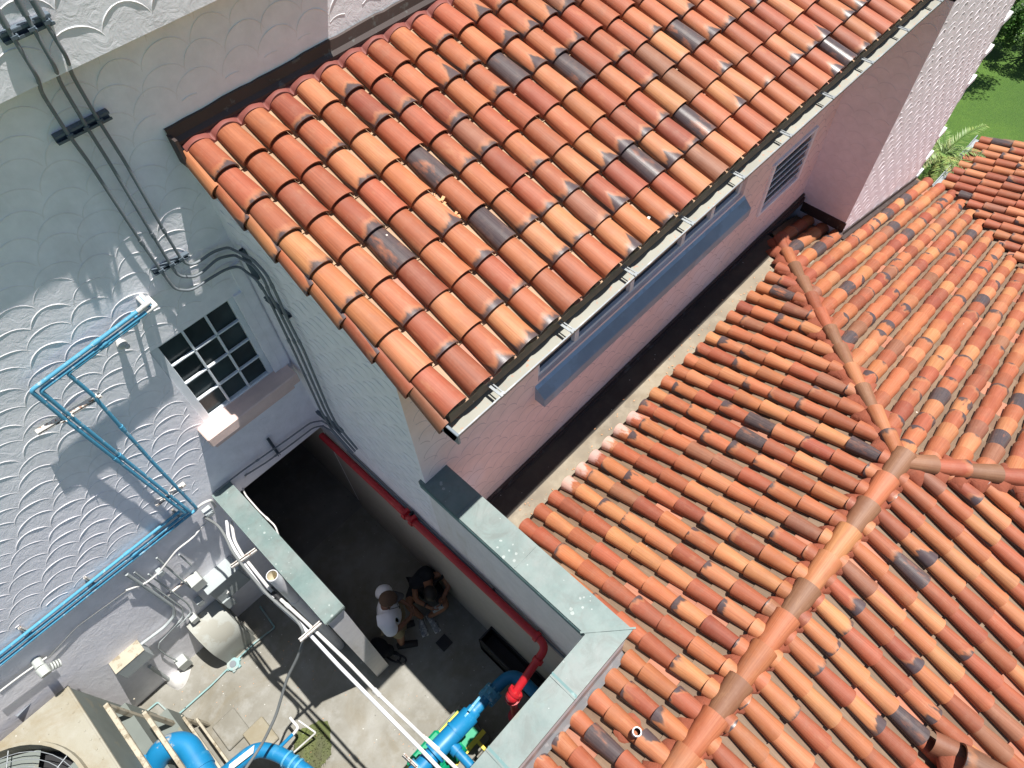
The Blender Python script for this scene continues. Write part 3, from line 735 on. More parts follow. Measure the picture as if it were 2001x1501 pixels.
# plane facing -Y
D = np.array([0, c1, k*c1]); N = np.array([0, -k*c1, c1]); A = np.array([1., 0, 0]); y0b = -4.0
O = np.array([0, y0b, zP3(y0b)]); cols = [2.06 + pc*i for i in range(-13, 26)]
def smax3(a):
    yt = AY if a < AX else HX2(a)
    return (yt-y0b-.03)/c1
field(mb, pn, O, A, D, N, cols, lambda a: 0., smax3, .36, 'low', w=.190, h=.092, pitch=pc, s_jit=.02)
up = np.array([0, 0, 1.])
d1 = np.array([0, c1, -k*c1]); d2 = np.array([c1, 0, -k*c1]); d3 = np.array([0, -c1, -k*c1])
cap_row(mb, mo, (AX+.1,AY,AZ+.01), (-1.3,AY,AZ+.01), up, d1, d3, .375, .222, .10, mw=.17)
cap_row(mb, mo, (AX+2.98,AY+2.98,zP1(AY+2.98)+.02), (AX+.0,AY+.0,AZ+.04), up, np.array([-.5,.8,-.25]), np.array([.8,-.5,-.25]), .37, .17, .085, dark=.2, mw=.19)
xh = 8.2
cap_row(mb, mo, (xh,HX2(xh),zP2(xh)+.02), (AX-.02,AY,AZ+.05), up, np.array([.45,.85,-.2]), np.array([-.75,-.6,-.28]), .37, .19, .09, dark=.35, mw=.16)
mb.build('roof_tiles', 'tile', hdeck); pn.build('pan_tiles', 'pan', hdeck)
mo.sphere((AX, AY, AZ+.045), .12, 0, 14, 8, (1.1, 1.0, .6)); mo.sphere((AX+2.95, AY+2.95, zP1(AY+2.95)+.02), .09, 0, 12, 8, (1.2,1.2,.5))
mo.build('mortar', 'mortar', hdeck)
# channel behind the eave
mb = MB(); mb.add([(1.69,1.9,2.285),(8.12,1.9,2.285),(8.12,2.75,2.285),(1.69,2.75,2.285)], [(0,1,2,3)])
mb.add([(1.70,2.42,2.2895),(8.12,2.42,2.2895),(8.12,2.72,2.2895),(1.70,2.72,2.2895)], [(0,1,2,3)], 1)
mb.add([(1.69,2.17,2.286),(8.0,2.17,2.286),(8.0,2.15,2.37),(1.69,2.15,2.37)], [(0,1,2,3)])
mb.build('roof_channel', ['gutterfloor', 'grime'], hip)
# ------------------------------------------------------------------ far roof
far = thing('far_roof_building', 'separate tiled roof at the right edge with a gutter above the lawn', 'building', (14, 1.5, 0))
mb = MB(); mb.box((12.95, -3.9, -.1), (14.8, 1.3, .6)); mb.build('wall', 'pink', far)
zP4 = lambda y: .665 + k*(1.5-y)
mb = MB(); mb.add([(8.8,1.5,zP4(1.5)-.012),(14.95,1.5,zP4(1.5)-.012),(14.95,-4,zP4(-4)-.012),(8.8,-4,zP4(-4)-.012)], [(0,1,2,3)]); fd = mb.build('roof', 'deck', far)
mb, pn = MB(), MB()
D = np.array([0, -c1, k*c1]); N = np.array([0, k*c1, c1]); A = np.array([1., 0, 0]); O = np.array([0, 1.52, zP4(1.52)])
cols = [14.85 - .245*i for i in range(0, 22)]
def smin4(a):
    yv = 1.52 if a > 13.1 else 1.30-(13.1-a)/1.095
    return (1.52-yv)/c1
field(mb, pn, O, A, D, N, cols, smin4, lambda a: (1.52+3.6)/c1, .36, 'low', w=.19, h=.09, first=.24, pitch=.245, s_jit=.02)
mb.build('roof_tiles', 'tile', fd); pn.build('pan_tiles', 'pan', fd)
mb = MB(); 
for (a, b, c, d_) in ((13.0,15.0,1.54,1.56),(13.0,15.0,1.64,1.655)): mb.box((a, c, zP4(1.5)-.06), (b, d_, zP4(1.5)+.03))
mb.box((13.0, 1.54, zP4(1.5)-.08), (15.0, 1.655, zP4(1.5)-.06)); mb.build('gutter', 'galv', far)
# ------------------------------------------------------------------ courtyard walls
cw = thing('courtyard_wall', 'pale L shaped courtyard parapet capped with green patinated copper', 'wall', (XG, .6, 0))
mb = MB()
mb.box((XG, .47, 2.47), (1.68, YP-.003, 3.82)); mb.box((-6, .47, 2.47), (XG, .72, 3.82))
mb.build('parapet', 'whitewall', cw)
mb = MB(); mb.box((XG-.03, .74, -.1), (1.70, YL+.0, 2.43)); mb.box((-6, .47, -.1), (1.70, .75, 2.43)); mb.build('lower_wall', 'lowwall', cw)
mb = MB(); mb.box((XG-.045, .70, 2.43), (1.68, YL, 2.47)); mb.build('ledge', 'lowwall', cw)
def coping(mb, x0, x1, y0, y1, z, lip=.05, t=.012):
    mb.box((x0, y0, z-t), (x1, y1, z))
    for (a, b, c, d_) in ((x0, x0+t*.5, y0, y1), (x1-t*.5, x1, y0, y1), (x0, x1, y0, y0+t*.5), (x0, x1, y1-t*.5, y1)): mb.box((a, c, z-lip), (b, d_, z-t))
mb = MB(); z = 3.87
def grid_top(x0, x1, y0, y1, z, nx, ny, seed):
    rg = random.Random(seed); vs = []
    for j in range(ny+1):
        for i in range(nx+1): vs.append((x0+(x1-x0)*i/nx, y0+(y1-y0)*j/ny, z + (rg.uniform(-.004, .004) if 0 < i < nx and 0 < j < ny else 0)))
    return vs, [(j*(nx+1)+i, j*(nx+1)+i+1, (j+1)*(nx+1)+i+1, (j+1)*(nx+1)+i) for j in range(ny) for i in range(nx)]
coping(mb, XG-.03, 1.70, .72, 2.82, z-.006, .06); coping(mb, -6, 1.70, .45, .72, z-.006, .06)
for (a, nx, ny, sd) in (((XG-.028,1.698,.72,2.82), 3, 18, 1), ((-6,1.698,.452,.718), 60, 3, 2)):
    vs, fs = grid_top(*a, z, nx, ny, sd); mb.add(vs, fs, 0, True)
mb.box((XG-.036, .74, z-.10), (XG-.030, 2.8, z-.02), 1); mb.box((1.698, .5, z-.10), (1.703, 2.75, z-.02), 1)
mb.obox((XG+.13, .60, z+.004), (.175,-.16,0), (.006,.006,0), (0,0,.006), 0)
for xx in (.95, .2, -.6): mb.obox((xx, .585, z+.003), (.008,0,0), (0,.135,0), (0,0,.004), 0); mb.obox((xx+.02, .585, z+.001), (.012,.004,0), (0,.135,0), (0,0,.003), 1)
for yy in (1.55, 2.3): mb.obox(((XG+1.70)/2-.015, yy, z+.002), (.14,0,0), (0,.006,0), (0,0,.004), 0)
mb.build('coping', ['copper', 'copperdark'], cw)
mb = MB(); mb.add([(-6,.468,3.30),(1.69,.468,3.30),(1.69,.462,3.10),(-6,.462,3.10)], [(0,1,2,3)]); mb.add([(-6,.462,3.10),(1.69,.462,3.10),(1.69,.40,3.02),(-6,.40,3.02)], [(0,1,2,3)])
mb.build('base_flashing', 'galv', cw)
mb = MB()
mb.tube(fillet([(XG-.03,4.4,2.49),(XG-.035,2.0,2.49),(XG-.03,.75,2.49)], .1), .008, 8); mb.build('ledge_conduit', 'darkstrut', cw)
for yy in (3.2, 1.9, 1.25): 
    mb = MB(); mb.obox((XG-.05, yy, 2.50), (.03,0,0), (0,.012,0), (0,0,.03), 0, .004); mb.build('clip', 'black', cw)
pw = thing('partition_wall', 'short free end partition wall capped with bright green copper', 'wall', (.04, 2.85, 0))
mb = MB(); mb.box((-.06, 2.85, -.05), (.14, YL, 2.75)); mb.build('wall', 'whitewall', pw)
mb = MB(); coping(mb, -.085, .165, 2.82, YL-.02, 2.80, .055)
vs, fs = grid_top(-.083, .163, 2.822, YL-.02, 2.806, 3, 18, 5); mb.add(vs, fs, 0, True); mb.obox((.04, 2.835, 2.81), (.125,0,0), (0,.012,0), (0,0,.007), 0)
mb.build('coping', ['copper', 'copperdark'], pw)
# ------------------------------------------------------------------ pipes, conduits and wall fittings
def pxs(pts, ax, v): return [W(a, b, ax, v) for a, b in pts]
def pipe(name, label, cat, pts, r, mat, group=None, fr=.05, seg=12, extra=None):
    pts = fillet(pts, fr); mb = MB(); mb.tube(pts, r, seg)
    if extra:
        for (p, q, rr) in extra: mb.cyl(p, q, rr, seg)
    o = mb.build(name, mat, None, None, base=pts[0]); tag(o, label, cat, group); return o
def coup(p, q, t, r, L):
    p, q = np.array(p), np.array(q); d = (q-p)/np.linalg.norm(q-p); c = p + (q-p)*t; return (c-d*L/2, c+d*L/2, r)
GX = 1.365
cdat = [
 ('leftmost of the three grey conduits running down the shaded scalloped wall', [(-25,-12),(25,73),(73,151)], [(82,183),(130,258),(172,315),(283,484),(315,530),(342,566),(374,568),(401,550),(441,526),(466,520)], [(500,545),(517,570),(533,600),(574,686),(626,801),(647,838),(690,886)]),
 ('middle of the three grey conduits running down the shaded scalloped wall', [(12,-40),(63,52),(107,130)], [(118,162),(168,246),(212,315),(304,469),(336,522),(350,541),(380,541),(397,531),(425,505),(458,498)], [(497,520),(516,546),(527,575),(545,607),(584,686),(634,800),(652,834),(694,882)]),
 ('rightmost of the three grey conduits running down the shaded scalloped wall', [(50,-25),(90,46),(130,111)], [(141,147),(191,233),(243,315),(325,459),(353,505),(365,516),(378,517),(394,508),(416,492),(445,483)], [(493,506),(520,535),(540,575),(556,612),(594,686),(641,798),(657,829),(698,878)])]
for k, (lab, a, b, c) in enumerate(cdat):
    pts = pxs(a, 'y', 4.70) + pxs(b, 'y', 4.865 ) + pxs(c[:-1], 'x', GX-.012*0) + pxs(c[-1:], 'x', 1.385)
    ex = [coup(pts[5], pts[6], .93, .0165, .05), coup(pts[0], pts[1], .55, .02, .10), coup(pts[-4], pts[-5], .25, .0165, .05), coup(pts[-6], pts[-7], .4, .0165, .05)]
    pipe('conduit', lab, 'conduit', pts, .0125, 'greypaint', 'grey conduits down the rear wall', .06, 10, ex)
def strut(label, p, q, up, mat, w=.02, h=.018, group=None, name='strut_channel', clamps=(), out=None):
    """a slotted channel: open C section from p to q, open side along up"""
    p, q, up = (np.array(x, float) for x in (p, q, up)); d = q-p; L = np.linalg.norm(d); d /= L; up = up - d*(up@d); up /= np.linalg.norm(up); s = np.cross(d, up)
    mb = MB(); c = (p+q)/2; t = .0025
    mb.obox(c - up*h, d*L/2, s*w, up*t); mb.obox(c + s*w, d*L/2, s*t, up*h); mb.obox(c - s*w, d*L/2, s*t, up*h)
    mb.obox(c + s*w*.72 + up*h, d*L/2, s*w*.27, up*t); mb.obox(c - s*w*.72 + up*h, d*L/2, s*w*.27, up*t)
    n = int(L/.05)
    for i in range(n): mb.obox(p + d*(.025+.05*i) - up*(h-.004), d*.011, s*.005, up*.0015, 0)
    o = mb.build(name, mat, None, None, base=p); tag(o, label, 'pipe bracket', group)
    for cc in clamps:
        m2 = MB(); cc = np.array(cc, float); m2.obox(cc + up*.012, d*.022, s*.010, up*.004); m2.cyl(cc + d*.018 + up*.008, cc + d*.018 + up*.035, .005, 8); m2.obox(cc + d*.018 - up*.002, d*.004, s*.010, up*.012)
        m2.build('clamp', mat if mat != 'rusty' else 'rusty', o)
    return o
stg = 'strut channels holding the grey conduits'
strut('slate grey bracket crossing the three conduits near the top left corner', W(3,76,'y',4.73), W(100,34,'y',4.73), (0,-1,0), 'darkstrut', .03, .02, stg, clamps=pxs([(28,72),(62,56),(92,42)], 'y', 4.70))
strut('slate grey bracket crossing the three conduits in the shaded wall area', W(108,274,'y',4.89), W(213,222,'y',4.89), (0,-1,0), 'darkstrut', .03, .022, stg, clamps=pxs([(136,264),(168,249),(194,235)], 'y', 4.865))
strut('grey bracket under the three conduits in the sunlit patch above their bend', W(300,533,'y',4.89), W(368,496,'y',4.89), (0,-1,0), 'darkstrut', .022, .02, stg, clamps=pxs([(314,528),(335,516),(353,505)], 'y', 4.865))
strut('upper dark bracket where the conduits turn onto the gable wall', W(472,488,'x',1.395), W(503,545,'x',1.395), (-1,0,0), 'darkstrut', .02, .018, stg)
strut('dark bracket on the gable wall right of the window', W(520,582,'x',1.40), W(566,618,'x',1.40), (-1,0,0), 'darkstrut', .02, .018, stg)
strut('dark bracket low in the corner above the passage opening', W(620,805,'x',1.40), W(668,842,'x',1.40), (-1,0,0), 'darkstrut', .02, .018, stg)
# blue pipes on the rear wall
yb = 4.80; hz = 2.80
bd = [
 ('outer blue pipe making the widest turn on the sunlit wall', [(286,596),(60,764),(130,822),(322,972),(362,1003)], [(345,1004),(0,1278),(-30,1302)]),
 ('middle blue pipe nested inside the outer one on the sunlit wall', [(296,603),(79,764),(140,815),(330,967),(372,1001)], [(362,1004),(0,1288),(-30,1312)]),
 ('innermost blue pipe with the short run and square turn on the sunlit wall', [(272,626),(132,730),(180,771),(300,905),(383,992)], [(383,996),(0,1299),(-30,1323)])]
for k, (lab, a, b) in enumerate(bd):
    p1 = pxs(a, 'y', yb - (.0 if k != 1 else .0)); p2 = pxs(b, 'y', 4.872)
    z = p1[-1][2]
    pts = [np.array([p1[0][0], YL-.01, p1[0][2]])] + [p1[0]] + p1[1:] + [np.array([p2[0][0], 4.872, p2[0][2]])] + p2[1:]
    if k < 2: pts = pts[:-3] + [np.array([pts[-4][0], 4.872, p2[0][2]])] + p2[1:]
    ex = [coup(p1[2], p1[3], .45, .022, .07), coup(p1[0], p1[1], .45, .022, .07), coup(p2[0], p2[1], .3, .022, .07)]
    pipe('water_pipe', lab, 'pipe', pts, .0175, 'blue', 'blue pipes on the rear wall', .03, 12, ex)
sb = 'pale strut channels behind the blue pipes'
strut('cream bracket behind all three blue pipes at mid height', W(72,846,'y',4.835), W(197,772,'y',4.835), (0,-1,0), 'rusty', .014, .022, sb, clamps=pxs([(123,822),(136,812),(185,775)], 'y', 4.80))
strut('cream bracket near the bottom of the sloping blue pipes', W(303,987,'y',4.835), W(361,945,'y',4.835), (0,-1,0), 'rusty', .014, .022, sb, clamps=pxs([(316,975),(326,965),(352,950)], 'y', 4.80))
for lab, px, py in (('short rusty bracket under the level blue pipes near the left edge', 50, 1232), ('short rusty bracket under the level blue pipes left of the grey cabinet', 176, 1135), ('short rusty bracket under the level blue pipes by the passage', 345, 1004)):
    p = W(px, py, 'y', 4.90); strut(lab, p + [0,0,.10], p - [0,0,.09], (0,-1,0), 'rusty', .012, .010, sb)
mb = MB()
for (a_, b_) in (((264,611),(290,592)), ((268,624),(304,597)), ((252,621),(284,597))):
    p, q = W(*a_, 'y', 4.80), W(*b_, 'y', 4.80); p = p*.5+q*.5; mb.tube([p, q], .0195, 10); mb.sphere(q, .0195, 0, 10, 6); mb.tube([q, [q[0], YL+.01, q[2]]], .0195, 10)
o = mb.build('pipe_sleeve', 'whitepaint', None, None, base=W(290,600,'y',4.9)); tag(o, 'white painted sleeves where the blue pipes enter the wall', 'pipe sleeve')
p = W(238, 673, 'y', 4.86)
t = MB(); t.sphere(p, .042, 0, 14, 10, (1.1,1,1)); t.cyl(p, [p[0], YL+.005, p[2]], .03, 12); t.sphere(p + [.02,-.03,-.02], .025, 0, 10, 6)
tag(t.build('wall_fitting', 'whitepaint', None, None, base=p), 'small lumpy white fitting on the wall left of the window', 'wall fitting')
# conduits round the passage lintel
pts = pxs([(420,961),(478,917),(560,860),(607,826),(628,822)], 'y', 4.875) + pxs([(652,836),(690,878)], 'x', 1.37)
pipe('conduit', 'upper thin grey conduit along the lintel over the dark passage', 'conduit', pts, .009, 'greypaint', 'thin conduits over the passage', .05, 8, [coup(pts[1], pts[2], .3, .013, .04)])
pts = pxs([(478,930),(520,904),(570,868),(612,836),(630,832)], 'y', 4.875) + pxs([(648,842),(684,884)], 'x', 1.37)
pipe('conduit', 'lower thin grey conduit along the lintel over the dark passage', 'conduit', pts, .009, 'greypaint', 'thin conduits over the passage', .05, 8, [coup(pts[1], pts[2], .4, .013, .04)])
strut('small dark bracket crossing the thin conduits over the passage', W(524,858,'y',4.89), W(545,889,'y',4.89), (0,-1,0), 'darkstrut', .014, .014, stg)
pts = [W(483,926,'y',4.89)] + pxs([(470,945),(480,968),(507,999),(538,1028)], 'z', 2.50) + [np.array([.16, 4.15, 2.42])]
pipe('conduit', 'white conduit curving off the lintel beside the bright green coping', 'conduit', pts, .010, 'whitepaint', None, .05, 8, [coup(pts[3], pts[4], .5, .014, .05)])
pts = [W(384,994,'y',4.82)] + pxs([(396,984),(412,977)], 'y', 4.80) + [W(420,990,'y',4.86)]
pipe('conduit', 'short bright white bend between the blue pipes and the green coping', 'conduit', pts, .016, 'whitepaint', None, .04, 10)
p = W(407, 1000, 'y', 4.85); mb = MB(); mb.obox(p, (.05,0,0), (0,.05,0), (0,0,.045), 0, .006); mb.cyl(p + [0,-.05,0], p + [0,-.058,0], .035, 14)
tag(mb.build('junction_box', 'boxgrey', None, None, base=p), 'grey junction box tucked under the end of the green coping', 'electrical box', 'small boxes on the lower wall')
# twin white conduits and grey hose
zc = 2.62
c1_ = pxs([(443,1018),(446,1050),(457,1073),(469,1092),(515,1155),(588,1221),(661,1300),(824,1466),(880,1525)], 'z', zc)
pipe('conduit', 'lower of two long white conduits crossing the courtyard diagonally', 'conduit', c1_, .019, 'pvc', 'twin white conduits over the courtyard', .06, 12, [coup(c1_[4], c1_[5], .2, .024, .07)])
c2_ = pxs([(452,1020),(458,1057),(473,1084),(528,1153),(598,1216),(681,1295),(740,1357),(887,1497),(920,1530)], 'z', zc)
pipe('conduit', 'upper of two long white conduits, with a coupling near its middle', 'conduit', c2_, .018, 'whitepaint', 'twin white conduits over the courtyard', .06, 12, [coup(c2_[5], c2_[6], .95, .025, .09), coup(c2_[3], c2_[4], .5, .022, .06)])
for lab, p, q in (('upper rusty bracket carrying the twin white conduits', (452,1108), (502,1073)), ('lower rusty bracket carrying the twin white conduits', (586,1252), (632,1212))):
    strut(lab, W(*p,'z',2.72), W(*q,'z',2.72), (0,0,1), 'rusty', .018, .016, 'rusty brackets under the white conduits')
mb = MB(); a, b = W(521,1161,'z',zc), W(536,1175,'z',zc); mb.tube([a, b], .026, 12); a2, b2 = W(533,1158,'z',zc), W(548,1172,'z',zc); mb.tube([a2, b2], .025, 12)
tag(mb.build('tape_wrap', 'black', None, None, base=a), 'black tape wrapped round both white conduits beside the open pipe', 'tape')
hs = [W(400,1011,'y',4.84)] + pxs([(426,1026),(441,1049),(453,1077),(470,1100),(520,1160),(580,1212)], 'z', 2.73) + [W(592,1230,'z',2.70), W(592,1255,'z',2.5), W(583,1282,'z',2.3), W(561,1325,'z',2.0), W(539,1400,'z',1.6), W(512,1455,'z',1.35), W(478,1505,'z',1.2), W(440,1560,'z',1.1)]
pipe('hose', 'long dark grey hose hanging in a curve over the sunlit courtyard', 'hose', hs, .016, 'rubber', None, .12, 10)
# open white stand pipe
mb = MB(); sp = W(539,1118,'z',2.98); sp = (-.152, sp[1]); mb.tube([(*sp,0),(*sp,1.5),(*sp,2.98)], .062, 20, 0, True, .88); mb.cyl((*sp,2.1), (*sp,2.2), .068, 20)
tag(mb.build('standpipe', ['pvc', 'pvcin'], None, None, base=(*sp,0)), 'wide upright white plastic pipe with an open top', 'pipe')
# cabinet and boxes on the lower wall
t = thing('electrical_cabinet', 'light grey electrical cabinet with sloping lid and a small white handle', 'cabinet', (-.64, 4.83, 1.0))
mb = MB(); mb.obox((-.64, 4.82, 1.23), (.225,0,0), (0,.10,0), (0,0,.25), 0, .008); mb.build('case', 'boxgrey', t)
mb = MB(); mb.obox((-.64, 4.80, 1.49), (.235,0,0), (0,.125,-.012), (0,.001,.008), 0, .003); mb.build('lid', 'boxgrey', t)
mb = MB(); mb.obox((-.64, 4.712, 1.23), (.205,0,0), (0,.006,0), (0,0,.22), 0, .003); mb.build('door', 'boxgrey', t)
mb = MB(); mb.obox((-.70, 4.695, 1.16), (.006,0,0), (0,.014,0), (0,0,.035), 0, .002); mb.obox((-.70, 4.685, 1.19), (.028,0,0), (0,.006,0), (0,0,.006), 0, .002); mb.build('handle', 'whitepaint', t)
mb = MB(); mb.obox((-.79, 4.74, .93), (.06,0,0), (0,.055,0), (0,0,.12), 0, .006); mb.build('switch_box', 'boxgrey', t)
g = 'small boxes on the lower wall'
def jbox(label, c, hx, hy, hz, mat, lidw=True):
    t = thing('junction_box', label, 'electrical box', c, g)
    mb = MB(); mb.obox(c, (hx,0,0), (0,hy,0), (0,0,hz), 0, .005); mb.build('case', mat, t)
    mb = MB(); mb.obox((c[0], c[1]-hy-.004, c[2]), (hx*1.03,0,0), (0,.005,0), (0,0,hz*1.03), 0, .002); mb.build('cover', mat, t)
jbox('squarish pale junction box just left of the grey cabinet', (-.86, 4.84, 1.66), .075, .07, .085, 'boxwhite')
jbox('tiny light switch box below the blue pipes above the cabinet', (-1.02, 4.87, 2.3), .03, .035, .04, 'boxgrey')
jbox('tiny pale conduit box at the end of a thin wall conduit', (-1.02, 4.85, 1.22), .04, .045, .05, 'boxgrey')
jbox('tiny pale conduit box above the rounded hood', (-1.22, 4.86, .95), .045, .045, .045, 'boxwhite')
jbox('small pale box standing low at the wall foot beside the plaster patch', (-1.74, 4.86, .20), .07, .06, .09, 'boxwhite')
t = thing('wall_box', 'long shallow grey metal box with a sunlit cream top on the lower wall', 'electrical box', (-1.97, 4.84, 1.2))
mb = MB(); mb.obox((-1.97, 4.835, 1.22), (.185,0,0), (0,.085,0), (0,0,.135), 0, .006); mb.build('case', 'boxgrey', t)
mb = MB(); mb.obox((-1.97, 4.835, 1.36), (.19,0,0), (0,.088,0), (0,0,.006), 0, .002); mb.build('lid', 'cream', t)
gc = 'thin conduits on the lower wall'
def wpipe(label, pts, r=.011, mat='boxgrey'): return pipe('wall_conduit', label, 'conduit', pts, r, mat, gc, .06, 10)
wpipe('thick grey conduit bending down into the long metal box', pxs([(247,1122),(300,1158),(338,1185),(341,1203),(322,1225),(272,1262)], 'y', 4.87), .020)
wpipe('thin conduit beside the thick bend above the long metal box', pxs([(262,1118),(318,1160),(356,1188),(358,1206),(337,1228),(312,1255)], 'y', 4.88))
wpipe('thin conduit ending in the low box at the wall foot', pxs([(312,1255),(309,1268),(325,1280),(352,1295)], 'y', 4.88), .009)
wpipe('straight thin conduit slanting to the tiny box by the cabinet', pxs([(306,1090),(372,1148)], 'y', 4.88), .012)
wpipe('short thin conduit entering the squarish pale junction box', pxs([(350,1084),(374,1105)], 'y', 4.88), .010)
wpipe('white conduit curving down to the rounded hood', pxs([(290,1122),(365,1178),(376,1194),(360,1212),(345,1225)], 'y', 4.88), .010)
wpipe('long pale conduit sweeping from the green coping to the lower wall', [W(402,1020,'y',4.86), W(378,1050,'y',4.84), W(345,1075,'y',4.84), W(310,1120,'y',4.85), W(285,1140,'y',4.86), W(246,1154,'y',4.88)], .011, 'whitepaint')
wpipe('dark crack like conduit running along the lower wall', pxs([(246,1156),(150,1225),(95,1285)], 'y', 4.90), .005, 'rubber')
wpipe('pale conduit at the left edge leading to the round light fitting', pxs([(-20,1366),(38,1322),(92,1284)], 'y', 4.86), .010, 'whitepaint')
strut('thin rusty bracket across the conduits beside the cabinet', W(322,1168,'y',4.90), W(375,1125,'y',4.90), (0,-1,0), 'rusty', .010, .012, 'small rusty brackets on the lower wall')
p = W(80, 1305, 'y', 4.80); t = thing('wall_light', 'round white light fitting with a ribbed neck at the lower left', 'light fitting', p)
mb = MB(); mb.cyl(p + [0,.12,.0], p, .05, 18); mb.cyl(p, p + [0,-.09,-.03], .062, 18, 0, .055); mb.build('housing', 'boxwhite', t)
mb = MB()
for k in range(4): mb.cyl(p + [.06+.022*k,-.04,-.05-.012*k], p + [.072+.022*k,-.04,-.057-.012*k], .045, 16)
mb.build('ribbed_neck', 'boxwhite', t)
# rounded cowl
t = thing('vent_hood', 'weathered grey rounded fibreglass hood with a dark square mouth at the wall foot', 'vent hood', (-1.12, 4.7, 0))
mb = MB(); x0, x1 = -1.36, -.90; n = 16; prof = []
for i in range(n+1):
    a = math.pi*.5*i/n*1.25; prof.append((4.915 - .44*math.sin(min(a, math.pi/2)) if a < math.pi/2 else 4.475, .42 + .42*math.cos(a) if a < math.pi/2 else .42 - .42*(a-math.pi/2)/(math.pi*.125)))
vs = [(x, y, z) for (y, z) in prof for x in (x0, x1)]
mb.add(vs, [(2*i, 2*i+1, 2*i+3, 2*i+2) for i in range(n)], 0, True)
vi = [(x+(.012 if x < -1 else -.012), y+.012, z-.012) for (x, y, z) in vs]
for sgn, x in ((0, x0), (1, x1)):
    ring = [(x, y, z) for (y, z) in prof] + [(x, 4.915, 0)]
    if sgn == 0: mb.add(ring, [tuple(range(len(ring)))], 0)
    else:
        half = [(x, y, z) for (y, z) in prof if z > .40] + [(x, 4.915, .40)]; mb.add(half, [tuple(range(len(half)))], 0)
        mb.add([(x, 4.475, 0), (x, 4.475, .42), (x, 4.56, .40), (x, 4.56, 0)], [(0,1,2,3)], 0)
mb.build('shell', ['hood'], t)
mb = MB(); mb.add([(x1-.03,4.50,0.005),(x1-.03,4.90,0.005),(x1-.03,4.90,.41),(x1-.03,4.50,.41)], [(0,1,2,3)]); mb.build('mouth', 'black', t)
mb = MB(); mb.obox((x1+.01, 4.70, .41), (.012,0,0), (0,.22,0), (0,0,.02), 0); mb.obox((x1+.01, 4.56, .2), (.012,0,0), (0,.02,0), (0,0,.2), 0); mb.build('rim', 'hood', t)
# floor services
gp = pxs([(508,1185),(537,1226),(499,1255),(452,1300),(413,1339),(341,1403),(308,1372),(279,1396)], 'z', .03)
pipe('floor_conduit', 'teal painted conduit crossing the sunlit floor with a kink near its end', 'conduit', gp, .013, 'teal', None, .03, 8)
p = W(456, 1298, 'z', .04); mb = MB(); mb.cyl((p[0],p[1],0.0), (p[0],p[1],.05), .085, 18); mb.cyl((p[0],p[1],.05), (p[0],p[1],.062), .045, 16, 1)
for k in range(6): a = k*math.pi/3; mb.obox((p[0]+.085*math.cos(a), p[1]+.085*math.sin(a), .018), (.02,0,0), (0,.02,0), (0,0,.018), 0, .004)
tag(mb.build('floor_junction', ['teal', 'greypaint'], None, None, base=p), 'round teal junction fitting on the floor conduit', 'floor box')
p = W(868, 1256, 'z', .008); mb = MB(); mb.obox((p[0],p[1],.006), (.085,0,0), (0,.085,0), (0,0,.006), 0)
for k in range(6): mb.obox((p[0]-.06+.024*k, p[1], .0135), (.004,0,0), (0,.075,0), (0,0,.002), 0)
tag(mb.build('floor_drain', 'black', None, None, base=p), 'dark square drain grate in the shaded floor', 'drain')
mb = MB(); c = W(345, 1322, 'z', .05); rg = random.Random(2); vs = []; nu, nv = 18, 6
for j in range(nv+1):
    for i in range(nu):
        a = 2*math.pi*i/nu; r = (.17*(1-j/nv)**.6)*(1+.15*math.sin(3*a+1)+rg.uniform(-.06, .06)); vs.append((c[0]+r*math.cos(a)*.95, c[1]+r*math.sin(a)*.75-.02, .13*(j/nv)**.8))
mb.add(vs, [(j*nu+i, j*nu+(i+1) % nu, (j+1)*nu+(i+1) % nu, (j+1)*nu+i) for j in range(nv) for i in range(nu)], 0, True)
tag(mb.build('plaster_mound', 'whitepaint', None, None, base=c), 'lumpy white plaster mound round a pipe at the wall foot', 'plaster mound')
wpipe('short grey pipe sunk into the white plaster mound', [W(292,1302,'y',4.87), W(330,1328,'z',.08)], .024)
pads = [((-1.95,3.55),(-1.62,3.95),.05), ((-1.72,3.2),(-1.42,3.58),.07)]
for k, (a, b, h) in enumerate(pads):
    mb = MB(); mb.obox(((a[0]+b[0])/2,(a[1]+b[1])/2,h/2), ((b[0]-a[0])/2,0,0), (0,(b[1]-a[1])/2,0), (0,0,h/2), 0, .01)
    tag(mb.build('concrete_pad', 'fibre' if k else 'floor', None, None, base=(a[0],a[1],0)), ['low pale concrete pad between the rails and the blue pipes', 'low grey metal plate pad next to the blue elbow'][k], 'pad', 'low pads on the sunlit floor')
# moss patch
mb = MB(); c = W(607, 1468, 'z', 0); rg = random.Random(9); n = 60; vs = [(c[0], c[1], .006)]
for i in range(n): a = 2*math.pi*i/n; r = .30*(1+.18*math.sin(2*a+.6)+.10*math.sin(5*a)+rg.uniform(-.05, .05)); vs.append((c[0]+r*math.cos(a), c[1]+r*math.sin(a), .005))
mb.add(vs, [(0, 1+i, 1+(i+1) % n) for i in range(n)])
for k in range(500):
    a = rg.uniform(0, 6.28); r = .27*rg.random()**.5; x, y = c[0]+r*math.cos(a), c[1]+r*math.sin(a); s_ = rg.uniform(.006, .016); t_ = rg.uniform(0, 3)
    mb.add([(x-s_*math.cos(t_), y-s_*math.sin(t_), .006), (x+s_*math.cos(t_), y+s_*math.sin(t_), .006), (x+.004, y+.002, .006+s_*1.6)], [(0,1,2)])
o = mb.build('moss', 'moss', None, None, base=c); tag(o, 'green moss growing round the wet drain spot on the floor', 'moss', None, 'stuff')
